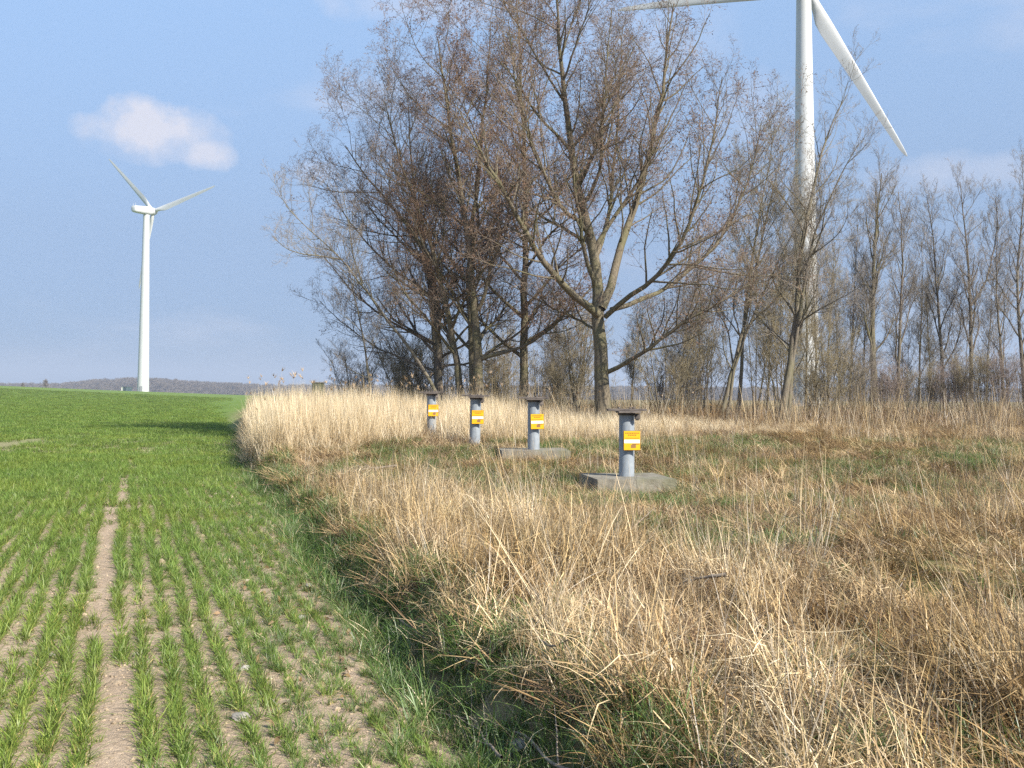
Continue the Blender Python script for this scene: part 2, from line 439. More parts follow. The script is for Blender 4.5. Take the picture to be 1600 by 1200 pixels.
def f_forb(r):       # dark dead weeds and tangled stems
    return [blades(9, r, (.2, .5), (.1, .9), (-.4, .9), (.004, .009), 5, .08, BROWN + [(.17, .12, .09)], kink=.6),
            blades(16, r, (.08, .2), (.4, 1.6), (-.6, 1.2), (.005, .011), 3, .14, BROWN + [(.15, .10, .07)], kink=.5, z0=(.0, .28))]
def f_stalk(r):      # loose group of thin dry stalks standing clear
    return [blades(int(r.integers(5, 11)), r, (.55, 1.15), (.0, .30), (-.15, .30), (.0035, .0065), 5, .22, GREY + STRAW[:2] + [(.62, .56, .46)], kink=.15),
            blades(5, r, (.2, .5), (.1, .7), (.2, 1.2), (.004, .007), 4, .2, STRAW, kink=.4)]
REED = [(.80, .67, .45), (.85, .73, .51), (.72, .59, .38), (.62, .49, .30), (.88, .78, .57)]
def f_reed(r):       # dense stand of straight stems
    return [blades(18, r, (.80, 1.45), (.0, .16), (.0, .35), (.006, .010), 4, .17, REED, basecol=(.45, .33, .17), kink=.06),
            blades(16, r, (.4, 1.0), (.05, .45), (.1, 1.0), (.006, .012), 4, .18, REED, kink=.3, basecol=(.40, .29, .15)),
            blades(5, r, (.4, .8), (.1, .7), (.4, 1.6), (.006, .011), 4, .18, BROWN, kink=.4)]
def f_plume(r):      # stem with a feathery head
    st = blades(1, r, (1.45, 1.8), (.0, .15), (.05, .3), (.007, .009), 6, .01, REED)
    tip = st[0][-1]
    v, f, k = blades(16, r, (.08, .17), (.2, .8), (.3, 1.2), (.008, .014), 3, .01, [(.52, .39, .24), (.44, .32, .20)], az=r.uniform(0, 6.28), azs=.7)
    v = v + tip - np.array([0, 0, .12]) + r.uniform(-.01, .01, 3)
    return [st, (v, f, k)]
P_forb = protos('dead_forb', f_forb, 8, m_straw)
P_wheat = protos('wheat_tuft', f_wheat, 12, m_wheat); P_wpatch = protos('wheat_patch', f_wpatch, 8, m_wheat)
P_green = protos('green_tuft', f_green, 8, m_green); P_straw = protos('straw_tussock', f_straw, 12, m_straw)
P_mat = protos('thatch_mat', f_mat, 10, m_straw); P_short = protos('short_tuft', f_short, 8, m_straw)
P_stalk = protos('dry_stalk', f_stalk, 10, m_straw); P_reed = protos('reed_clump', f_reed, 10, m_reed)
P_plume = protos('plumed_reed', f_plume, 5, m_reed)

# keep plants out of the pipe posts and off the slabs
POSTS = [  # x, y, ground/slab top z, slab (half w, half d, rz) or None
    dict(px=979, Y=15.6, zt=.38, slab=(.60, .60, R(9))),
    dict(px=834, Y=20.0, zt=.53, slab=(.66, .60, R(4))),
    dict(px=742, Y=22.2, zt=.56, slab=None),
    dict(px=675, Y=26.0, zt=.62, slab=None)]
for p in POSTS: p['x'] = at(p['px'], 640, p['Y']).x
def clear(x, y, m=0.0):
    ok = np.ones(len(x), bool)
    for p in POSTS:
        dx = x - p['x']; dy = y - p['Y']
        if p['slab']:
            hw, hd, rz = p['slab']; c, s = math.cos(rz), math.sin(rz)
            u = dx * c + dy * s; v = -dx * s + dy * c
            ok &= ~((abs(u) < hw + m) & (abs(v) < hd + m))
        else: ok &= (dx * dx + dy * dy) > .2 ** 2
    return ok
def rnd(x0, x1, y0, y1, dens):
    n = int((x1 - x0) * (y1 - y0) * dens); return rng.uniform(x0, x1, n), rng.uniform(y0, y1, n)
def inview(x, y, m=2.5):
    return (np.abs(x) < 0.5 * y + m) & (y > 2.5)

# --- young wheat in drilled rows
KROW = 0.375; CR = 1 / math.sqrt(1 + KROW ** 2)
def on_field(px, py):
    d = CAM_M @ Vector(((px - 800) / 1600, (600 - py) / 1600 + SHIFT, -1)); k = -EYE / d.z
    return d.x * k, d.y * k
tq = [on_field(*q) for q in ((199, 1290), (190, 1200), (180, 1100), (168, 1000), (161, 900), (170, 830), (196, 755), (208, 720))]
tram_y = np.array([q[1] for q in tq]); tram_u = np.array([q[0] + KROW * q[1] for q in tq])
def bare(x, y, m=0.0):
    u = x + KROW * y
    b = np.abs(u - np.interp(y, tram_y, tram_u)) < .072 + .05 * (vnoise(y * 3, y * 0, 51) - .5)
    b &= y < 24
    # second wheel track further out on the left
    s = np.clip((y - 24) / 11.5, 0, 1); xl = -14.2 - 1.7 * s ** 1.5
    b |= (np.abs(x - xl) < (.32 + m) * (1 - s ** 4)) & (y < 35.5) & (y > 10)
    return b
rows = np.arange(-9.5, 4.5, 0.148)
px_, py_ = [], []
for k, rp in enumerate(rows):
    yl = np.arange(2.6, 26, 0.027) + rng.uniform(-.024, .024, len(np.arange(2.6, 26, 0.027)))
    u = rp / CR + 0.03 * (vnoise(yl * 1.2, yl * 0 + k * 3.1, 52) - .5) * 2 + rng.normal(0, .011, len(yl))
    px_.append(u - KROW * yl); py_.append(yl)
wx = np.concatenate(px_); wy = np.concatenate(py_)
kk = np.repeat(np.arange(len(rows)), [len(a) for a in py_])
t = tdist(wx, wy)
keep = inview(wx, wy, 1.6) & (t < -.18) & ~bare(wx, wy)
gap = fbm(wx * 1.3, wy * 1.3, 53, 3)
thin = sstep(11, 5, wy) * 0.10
weak = np.array([.55 if (k * 7 % 5 == 0) else 0.0 for k in range(len(rows))])[kk] * sstep(16, 9, wy)
prob = np.clip(1.0 - sstep(.58, .72, gap) * .45 - thin * .3 - weak * .6 * vnoise(wy * .8, wx * .2, 55), .08, 1)
prob *= 1 - .5 * sstep(-.9, -.2, t) * sstep(.4, .65, fbm(wx * 2, wy * 2, 54, 2) + .12)
keep &= rng.uniform(0, 1, len(wx)) < prob
wx, wy = wx[keep], wy[keep]
ws = rng.uniform(.65, 1.25, len(wx)) * (1 - .22 * sstep(-1.4, -.2, tdist(wx, wy))) * np.interp(wy, [4, 20], [1, 1.1])
place('wheat_rows', wx, wy, ws, 12, P_wheat, 'short green winter wheat in drilled rows on sandy soil', 'wheat', tilt=.15)
x, y = rnd(-9, 1, 2.6, 17, 60); t = tdist(x, y)
k = inview(x, y, 1.6) & (t < -.12) & ~bare(x, y) & (rng.uniform(0, 1, len(x)) < .55 * sstep(.35, .6, fbm(x * 1.6, y * 1.6, 57, 3)) + .1); x, y = x[k], y[k]
place('stray_seedlings', x, y, rng.uniform(.3, .75, len(x)), 12, P_wheat, 'stray small wheat seedlings between the drilled rows', 'wheat', tilt=.3)
fx, fy = [], []
for y0, y1, d in ((10, 25, 9), (25, 45, 8), (45, 75, 5), (75, 130, 2.6), (130, 210, 1.0)):
    x, y = rnd(-.5 * y1 - 3, -.2 * y0, y0, y1, d); fx.append(x); fy.append(y)
fx = np.concatenate(fx); fy = np.concatenate(fy)
k = inview(fx, fy, 3) & (tdist(fx, fy) < -.25) & ~bare(fx, fy, .22) & (rng.uniform(0, 1, len(fx)) < .12 + .88 * sstep(11, 24, fy))
fx, fy = fx[k], fy[k]
place('wheat_cover', fx, fy, rng.uniform(.7, 1.0, len(fx)), 8, P_wpatch, 'closed green wheat stretching away towards the left wind turbine', 'wheat',
      sxy=np.interp(fy, [15, 45, 130, 210], [1.0, 1.15, 2.0, 3.0]), tilt=.08)

# --- green grass at the bank foot, along the field margin and in the turf
x, y = rnd(-9, 12, 2.6, 30, 84); t = tdist(x, y)
pr = 1.5 * np.exp(-((t - .30) / .32) ** 2) + .9 * np.exp(-((t + .35) / .5) ** 2)
pr = pr * (.85 + .4 * sstep(.38, .6, fbm(x * 1.1, y * 1.1, 61, 3)))
turf = sstep(.44, .58, fbm(x * .6 + 9, y * .6, 62, 3)) * (t > 1) * (y < 24)
turf2 = sstep(.40, .56, fbm(x * .8 + 2, y * .8, 64, 3)) * (t > 1.2) * sstep(11.5, 14, y) * sstep(24.5, 22, y)
pr = np.maximum(pr, np.maximum(turf * .7 * sstep(6, 11, y) + turf * .3, turf2 * .75))
k = inview(x, y) & (rng.uniform(0, 1, len(x)) < pr) & clear(x, y, .08)
x, y = x[k], y[k]; t = tdist(x, y)
place('green_grass', x, y, rng.uniform(.6, 1.15, len(x)) * np.where(t < -.1, .5, np.where(t > 1, .85, 1.0)), 8, P_green,
      'fresh green grass along the foot of the bank', 'grass', tilt=.2)

x, y = rnd(-4, 2, 2.8, 12, 120); t = tdist(x, y)
k = inview(x, y) & (t > -.1) & (t < .8) & (rng.uniform(0, 1, len(x)) < np.interp(y, [3, 7, 12], [1, .9, .5])); x, y = x[k], y[k]
place('ditch_grass', x, y, rng.uniform(.35, .9, len(x)), 8, P_green, 'green grass lining the shaded ditch at bottom centre', 'grass', tilt=.35)
# --- dry vegetation on the bank
def tallness(x, y):
    t = tdist(x, y)
    a = np.exp(-((t - 1.35) / 1.2) ** 2) * sstep(19, 12, y)
    b = sstep(9.0, 4.5, y) * sstep(.3, .7, t) * .9
    c = a + b * (1 - a)
    P = sstep(.36, .60, fbm(x * .95, y * .95, 63, 3))
    right = sstep(2.6, 4.2, t)
    return np.clip(c * (.12 + .95 * np.maximum(P, .75 * np.exp(-((t - .55) / .35) ** 2))) * (1 - .8 * right * sstep(5, 8, y) - .35 * right), 0, 1) * sstep(.22, .5, t)
x, y = rnd(-7.5, 14, 2.6, 24, 60); t = tdist(x, y); tl = tallness(x, y)
k = inview(x, y) & (rng.uniform(0, 1, len(x)) < tl) & clear(x, y, .25)
# nothing tall right in front of the near slab
k &= ~((np.abs(x - 1.75 * y / 15.6) < .9) & (y > 12) & (y < 16))
x, y, tl = x[k], y[k], tl[k]
place('dry_tussock_grass', x, y, rng.uniform(.6, 1.2, len(x)) * (.55 + .55 * tl), 12, P_straw, 'straw-coloured tussock grass covering the bank slope', 'dry grass', tilt=.2, comb=.6)
x, y = rnd(-9, 24, 2.6, 42, 44); t = tdist(x, y)
k = inview(x, y) & (t > .3) & clear(x, y, .10) & (rng.uniform(0, 1, len(x)) < np.interp(y, [3, 12, 20, 42], [.8, .9, .8, .4]) * (.35 + .65 * sstep(.36, .55, fbm(x * 1.3 + 2, y * 1.3, 69, 3))))
x, y = x[k], y[k]
place('thatch', x, y, rng.uniform(.6, 1.2, len(x)), 10, P_mat, 'flattened dead thatch lying over the bank', 'dry grass', tilt=.2, sxy=rng.uniform(.8, 1.3, len(x)), comb=.5)
x, y = rnd(-9, 24, 4, 42, 28); t = tdist(x, y)
k = inview(x, y) & (t > .5) & clear(x, y, .01) & (rng.uniform(0, 1, len(x)) < .2 + .9 * sstep(.35, .6, fbm(x * .7, y * .7, 66, 3)))
x, y = x[k], y[k]
place('short_dry_grass', x, y, rng.uniform(.6, 1.15, len(x)), 8, P_short, 'short half-dead grass tufts around the posts', 'dry grass', tilt=.2)
x, y = rnd(-6, 18, 2.8, 34, 15); t = tdist(x, y)
k = inview(x, y) & (t > .7) & clear(x, y, .15) & (rng.uniform(0, 1, len(x)) < .05 + sstep(.49, .62, fbm(x * .8 + 7, y * .8, 68, 3)) * .95)
k &= ~((np.abs(x - 1.75 * y / 15.6) < .75) & (y > 13) & (y < 15.7))
x, y = x[k], y[k]
place('dead_weeds', x, y, rng.uniform(.5, 1.0, len(x)), 8, P_forb, 'dark brown dead weeds tangled in the thatch', 'dead weeds', tilt=.3)
x, y = rnd(-4, 18, 2.8, 26, 6); t = tdist(x, y)
g = fbm(x * .5 + 4, y * .5, 67, 3)
k = inview(x, y) & (t > .7) & clear(x, y, .15) & (rng.uniform(0, 1, len(x)) < .08 + sstep(.48, .60, g) * (.3 + 1.0 * sstep(2.0, 4, t)))
k &= ~((np.abs(x - 1.75 * y / 15.6) < .75) & (y > 9) & (y < 15.7))
x, y = x[k], y[k]
place('dry_stalks', x, y, rng.uniform(.5, 1.0, len(x)), 10, P_stalk, 'thin pale dry stalks standing above the thatch', 'dry stalks', tilt=.2)

x, y = rnd(-7, 26, 31, 47, 5.5)
k = (np.abs(x) < .5 * y + 2) & (tdist(x, y) > 1.5) & (rng.uniform(0, 1, len(x)) < .35 + .6 * sstep(.35, .6, fbm(x * .5, y * .5, 75, 3))); x, y = x[k], y[k]
place('understory_weeds', x, y, rng.uniform(1.2, 2.4, len(x)), 8, P_forb, 'brown dead weeds growing beneath the trees', 'dead weeds', tilt=.15)
x, y = rnd(-7, 26, 29, 46, 4)
k = (np.abs(x) < .5 * y + 2) & (tdist(x, y) > 1.5) & (rng.uniform(0, 1, len(x)) < .3 + .6 * sstep(.4, .6, fbm(x * .4 + 5, y * .4, 76, 3))); x, y = x[k], y[k]
place('understory_stalks', x, y, rng.uniform(.8, 1.6, len(x)), 10, P_stalk, 'tall pale weed stalks along the front of the trees', 'dry stalks', tilt=.15)

# --- reed bed behind the posts
def reed_h(x, y):
    t = tdist(x, y)
    front = np.interp(x, [-6, -5, -3.6, -2.2, -.5, 1.2, 3, 6, 12, 22], [19.3, 19.6, 20.5, 22.0, 22.8, 22.6, 23.4, 26, 30, 33])
    h = np.interp(x, [-8, -4, -1, 1.5, 4, 7, 11], [.90, .88, .80, .48, .38, .22, .0]) * (.75 + .5 * fbm(x * .45, y * .45, 73, 3))
    inside = sstep(-.2, .9, y - front + .9 * (fbm(x * .9, y * .9, 71, 2) - .5)) * sstep(.0, .5, t)
    return h * inside
x, y = rnd(-14, 22, 18.5, 40, 30); rh = reed_h(x, y)
k = (np.abs(x) < .5 * y + 2) & (rh > .12) & clear(x, y, .15) & (rng.uniform(0, 1, len(x)) < np.interp(y, [22, 30, 40], [1, .75, .45]) * np.interp(x, [-1, 1, 4, 9], [1, .6, .5, .4]) * np.where(x > 0, .35 + .9 * sstep(.38, .6, fbm(x * .9, y * .9, 74, 3)), 1))
k &= ~((np.abs(x - POSTS[2]['x'] * y / 22.2) < .28) & (y < 22.4)) & ~((np.abs(x - POSTS[3]['x'] * y / 26) < .30) & (y > 22.8) & (y < 26.2))
rh = rh * np.where((np.abs(x - POSTS[3]['x'] * y / 26) < .75) & (y < 26.2), .72, 1.0)
x, y, rh = x[k], y[k], rh[k]
place('reed_bed', x, y, rh * rng.uniform(.62, 1.08, len(x)) * (.82 + .36 * fbm(x * 1.1, y * 1.1, 72, 2)), 10, P_reed, 'tall pale straw reeds standing along the field edge', 'reeds', tilt=.07, sxy=rng.uniform(.8, 1.15, len(x)))
x, y = rnd(-9, 12, 20, 34, 1.3); rh = reed_h(x, y)
k = (rh > .3) & (rng.uniform(0, 1, len(x)) < np.where(x < 0, .8, .45)); x, y, rh = x[k], y[k], rh[k]
place('plumed_reeds', x, y, (.55 + .45 * rh) * rng.uniform(.85, 1.1, len(x)), 5, P_plume, 'reed stems with feathery heads above the reed bed', 'reeds', tilt=.08)

# --- clods and small dead leaves on the bare soil
def m_simple(name, c0, c1, scale=8, rough=.9):
    s = NT(name); n = s.noise(scale, 5); oi = s.n('ShaderNodeObjectInfo')
    col = s.ramp(n, [(.3, c0), (.7, c1)])
    v = s.mapr(oi.outputs['Random'], 0, 1, .75, 1.2); cc = s.n('ShaderNodeCombineColor')
    for i in range(3): s.l(v, cc.inputs[i])
    s.principled(s.mix(1.0, col, cc.outputs[0], 'MULTIPLY'), rough, bump=n, bstr=.5, bdist=.01); return s.m
def lump(r, n=2, flat=.7):
    import bmesh
    bm = bmesh.new(); bmesh.ops.create_icosphere(bm, subdivisions=n, radius=1)
    off = r.uniform(-9, 9, 3)
    for v in bm.verts:
        c = v.co; k = 1 + .5 * (float(vnoise(c.x * 1.4 + off[0] + c.z, c.y * 1.4 + off[1] - c.z, 3)) - .5) + .25 * (float(vnoise(c.x * 3.4 + off[2], c.y * 3.4 + c.z * 3, 4)) - .5)
        v.co = Vector((c.x * k, c.y * k, c.z * k * flat))
    return bm
m_clod = m_simple('soil_clod', (.30, .23, .155), (.42, .33, .23), 3)
cc_ = bpy.data.collections.new('soil_clod')
for i in range(6):
    bm = lump(np.random.default_rng(50 + i)); me = bpy.data.meshes.new('soil_clod'); bm.to_mesh(me); bm.free(); me.materials.append(m_clod)
    cc_.objects.link(bpy.data.objects.new('soil_clod_%d' % i, me))
x, y = rnd(-7, 2.5, 2.8, 16, 900); t = tdist(x, y)
k = inview(x, y, 1) & (t < .1) & (rng.uniform(0, 1, len(x)) < np.where(bare(x, y), .95, .6) * np.interp(y, [4, 8, 16], [1, .4, .05]))
x, y = x[k], y[k]
place('soil_clods', x, y, rng.lognormal(-5.35, .55, len(x)), 6, cc_, 'small crumbly soil clods on the bare ground', 'soil clods', tilt=.6)
def f_leaf(r):
    v = np.array([[0, 0, 0], [.018, .012, .008], [.05, 0, .004], [.018, -.012, .010], [.03, .008, .016], [.03, -.010, .014]]) * 1.0
    f = np.array([[0, 3, 5, 1], [1, 5, 2, 4]])
    return [(v, f, np.repeat([[.36, .25, .14]], 6, 0) * r.uniform(.7, 1.3))]
P_leaf = protos('dead_leaf', f_leaf, 5, m_straw)
x, y = rnd(-8, 3, 2.8, 18, 34); t = tdist(x, y)
k = inview(x, y, 1) & (rng.uniform(0, 1, len(x)) < np.exp(-((t + .35) / .5) ** 2)); x, y = x[k], y[k]
place('leaf_litter', x, y, rng.uniform(.6, 1.5, len(x)), 5, P_leaf, 'scattered dead leaves between wheat and bank', 'leaf litter', tilt=.5, dz=.01)

# ------------------------------------------------------------------ trees
def norm(v): return v / np.maximum(np.linalg.norm(v, axis=-1, keepdims=True), 1e-9)
def grow(r, P, D, L, Rr, n, wander, trop, tend=.35):
    pts = [P]; D = norm(D)
    for i in range(n):
        D = norm(D + r.normal(0, wander, D.shape) + np.array([0, 0, 1.]) * trop)
        P = P + D * (L / n)[:, None]; pts.append(P)
    s = np.linspace(0, 1, n + 1)
    return np.stack(pts, 1), Rr[:, None] * (1 - (1 - tend) * s[None] ** .9)
def spawn(r, pts, rad, counts, f0, f1, ang, angs, rr, up=0.0):
    B, n1, _ = pts.shape; n = n1 - 1
    par = np.repeat(np.arange(B), counts)
    kk = np.concatenate([np.arange(c) for c in counts]) if len(counts) else np.zeros(0)
    f = f0 + (f1 - f0) * (kk + r.uniform(0, 1, len(par))) / np.maximum(counts[par], 1)
    s = f * n; i = np.minimum(s.astype(int), n - 1); u = (s - i)[:, None]
    P = pts[par, i] * (1 - u) + pts[par, i + 1] * u
    T = norm(pts[par, i + 1] - pts[par, i])
    ra = rad[par, i] * (1 - u[:, 0]) + rad[par, i + 1] * u[:, 0]
    az = kk * 2.4 + r.uniform(0, 6.28, B)[par] + r.normal(0, .5, len(par))
    ref = np.where(np.abs(T[:, 2:3]) > .9, np.array([[1., 0, 0]]), np.array([[0, 0, 1.]]))
    a = norm(np.cross(T, ref)); b = np.cross(T, a)
    pd = a * np.cos(az)[:, None] + b * np.sin(az)[:, None]
    th = np.clip(r.normal(ang, angs, len(par)), .15, 1.7)
    D = T * np.cos(th)[:, None] + pd * np.sin(th)[:, None]
    D = norm(D + np.array([0, 0, up]))
    return par, f, P, D, ra * rr
def tubes(pts, rad, k):
    B, n1, _ = pts.shape
    T = np.empty_like(pts); T[:, 1:-1] = pts[:, 2:] - pts[:, :-2]; T[:, 0] = pts[:, 1] - pts[:, 0]; T[:, -1] = pts[:, -1] - pts[:, -2]
    T = norm(T)
    d0 = norm(pts[:, -1] - pts[:, 0])
    ref = np.where(np.abs(d0[:, 2:3]) > .8, np.array([[1., .2, 0]]), np.array([[.1, .1, 1.]]))
    ref = np.repeat(ref[:, None], n1, 1)
    a = norm(np.cross(T, ref)); b = np.cross(T, a)
    an = np.arange(k) * 2 * np.pi / k
    V = pts[:, :, None] + (a[:, :, None] * np.cos(an)[None, None, :, None] + b[:, :, None] * np.sin(an)[None, None, :, None]) * rad[:, :, None, None]
    base = (np.arange(B) * n1 * k)[:, None, None] + (np.arange(n1 - 1) * k)[None, :, None]
    j = np.arange(k)[None, None]; j2 = (j + 1) % k
    F = np.stack([base + j, base + j2, base + k + j2, base + k + j], -1).reshape(-1, 4)
    return V.reshape(-1, 3), F
def cat(parts):
    V, F = [], []; o = 0
    for v, f in parts:
        V.append(v); F.append(f + o); o += len(v)
    return np.concatenate(V), np.concatenate(F)
def resample(pl, n):
    pl = np.asarray(pl, float); d = np.r_[0, np.cumsum(np.linalg.norm(np.diff(pl, axis=0), axis=1))]
    s = np.linspace(0, d[-1], n + 1)
    o = np.stack([np.interp(s, d, pl[:, i]) for i in range(3)], -1)
    for _ in range(2): o[1:-1] = .25 * o[:-2] + .5 * o[1:-1] + .25 * o[2:]
    return o, d[-1]

def mat_bark(name, c0, c1, moss, mossamt=.5):
    s = NT(name); geo = s.n('ShaderNodeNewGeometry')
    mpx = s.n('ShaderNodeMapping'); mpx.inputs['Scale'].default_value = (1, 1, .25)
    s.l(s.n('ShaderNodeTexCoord').outputs['Object'], mpx.inputs['Vector'])
    n = s.noise(22, 6, vec=mpx.outputs[0], rough=.65); n2 = s.noise(1.3, 4)
    col = s.ramp(n, [(.3, c0), (.68, c1)])
    col = s.mix(s.mapr(n2, .4, .65, 0, mossamt), col, moss)
    s.principled(col, .9, bump=n, bstr=.7, bdist=.02, spec=.15); return s.m
def mat_twig(name, c0, c1):
    s = NT(name); n = s.noise(.8, 4)
    s.principled(s.ramp(n, [(.3, c0), (.7, c1)]), .85, spec=.15); return s.m
bark_alder = mat_bark('bark_olive', (.085, .07, .05), (.21, .175, .125), (.13, .13, .055), .5)
bark_grey = mat_bark('bark_grey', (.10, .085, .066), (.24, .205, .155), (.16, .155, .08), .5)
bark_dark = mat_bark('bark_dark', (.09, .075, .062), (.22, .18, .145), (.14, .135, .075), .4)
twig_red = mat_twig('twig_redbrown', (.21, .14, .095), (.30, .205, .14))
twig_brown = mat_twig('twig_brown', (.175, .135, .10), (.26, .205, .155))
twig_grey = mat_twig('twig_grey', (.21, .18, .15), (.31, .27, .225))
twig_olive = mat_twig('twig_olive', (.22, .18, .11), (.32, .27, .17))
catk = mat_twig('catkin', (.16, .095, .062), (.24, .15, .10))
twig_dark = mat_twig('twig_dark', (.22, .17, .15), (.31, .25, .215))

def octa(r, P, D, L, W):
    """tiny elongated buds / catkins as 4-sided double pyramids (quads, tip doubled)"""
    n = len(P); ref = norm(r.normal(0, 1, (n, 3))); a = norm(np.cross(D, ref)); b = np.cross(D, a)
    mid = P + D * (L * .5)[:, None]
    V = np.stack([P, mid + a * W[:, None], mid + b * W[:, None], mid - a * W[:, None], mid - b * W[:, None], P + D * L[:, None]], 1)
    q = np.array([[0, 1, 5, 2], [0, 2, 5, 3], [0, 3, 5, 4], [0, 4, 5, 1]])
    return V.reshape(-1, 3), (np.arange(n)[:, None, None] * 6 + q[None]).reshape(-1, 4)

def spray_set(name, twig, catkins, cat_n, n1=8, n2=3, ang=.62, up=.10, wander=.16, tw=.0056, cw=(.009, .015), cl=(.06, .11), count=6):
    """leafless twig sprays of unit length growing along +X, with buds or catkins"""
    col = bpy.data.collections.new(name)
    for i in range(count):
        r = np.random.default_rng(700 + i * 13 + len(name))
        p0, r0_ = grow(r, np.zeros((1, 3)), np.array([[1., 0, .05]]), np.array([1.0]), np.array([tw * 1.25]), 6, wander * .7, up * .5, .5)
        par, f, P, D, Rr = spawn(r, p0, r0_, np.array([n1]), .10, 1.0, ang, .18, .8, up=up)
        p1, r1 = grow(r, P, D, .52 * (1.15 - .65 * f) * r.uniform(.7, 1.3, len(f)), np.full(len(f), tw * .9), 4, wander, up, .6)
        par, f2, P, D, Rr = spawn(r, p1, r1, np.full(len(p1), n2), .15, 1.0, ang, .2, .8, up=up)
        p2, r2 = grow(r, P, D, r.uniform(.10, .26, len(f2)), np.full(len(f2), tw * .75), 2, wander * 1.3, up, .7)
        v, f = cat_([tubes(p0, r0_, 3), tubes(p1, r1, 3), tubes(p2, r2, 3)])
        mi = np.zeros(len(f), int); mats = [twig]
        if cat_n:
            Q = np.concatenate([p2[:, -1], p2[:, 1], p1[:, -1], p1[:, 2]]); T = np.concatenate([norm(p2[:, -1] - p2[:, 1])] * 2 + [norm(p1[:, -1] - p1[:, 2])] * 2)
            k = r.uniform(0, 1, len(Q)) < cat_n; Q, T = Q[k], T[k]; n = len(Q)
            T = norm(T * .8 + r.normal(0, .5, T.shape) + np.array([0, 0, -.25]))
            ov, of = octa(r, Q, T, r.uniform(*cl, n), r.uniform(*cw, n))
            f = np.concatenate([f, of + len(v)]); v = np.concatenate([v, ov]); mi = np.concatenate([mi, np.ones(len(of), int)]); mats.append(catkins)
        me = mesh_np(name, v, f, False, None, mi)
        for m in mats: me.materials.append(m)
        col.objects.link(bpy.data.objects.new('%s_%d' % (name, i), me))
    return col
cat_ = cat
NSPRAY = [0]
S_alder = spray_set('alder_spray', twig_brown, catk, .36, n1=7, ang=.8, wander=.22, up=.06, cw=(.010, .017))
S_red = spray_set('catkin_spray', twig_red, catk, .6, n1=8, ang=.8, wander=.22, up=.06, cw=(.011, .019))
S_grey = spray_set('grey_spray', twig_grey, twig_grey, .2, n1=7, n2=3, ang=.5, up=.14)
S_olive = spray_set('olive_spray', twig_olive, twig_olive, .2, n1=8, n2=3, ang=.55)
S_dark = spray_set('dark_spray', twig_dark, twig_dark, .25, n1=7, n2=3, ang=.75, wander=.22)
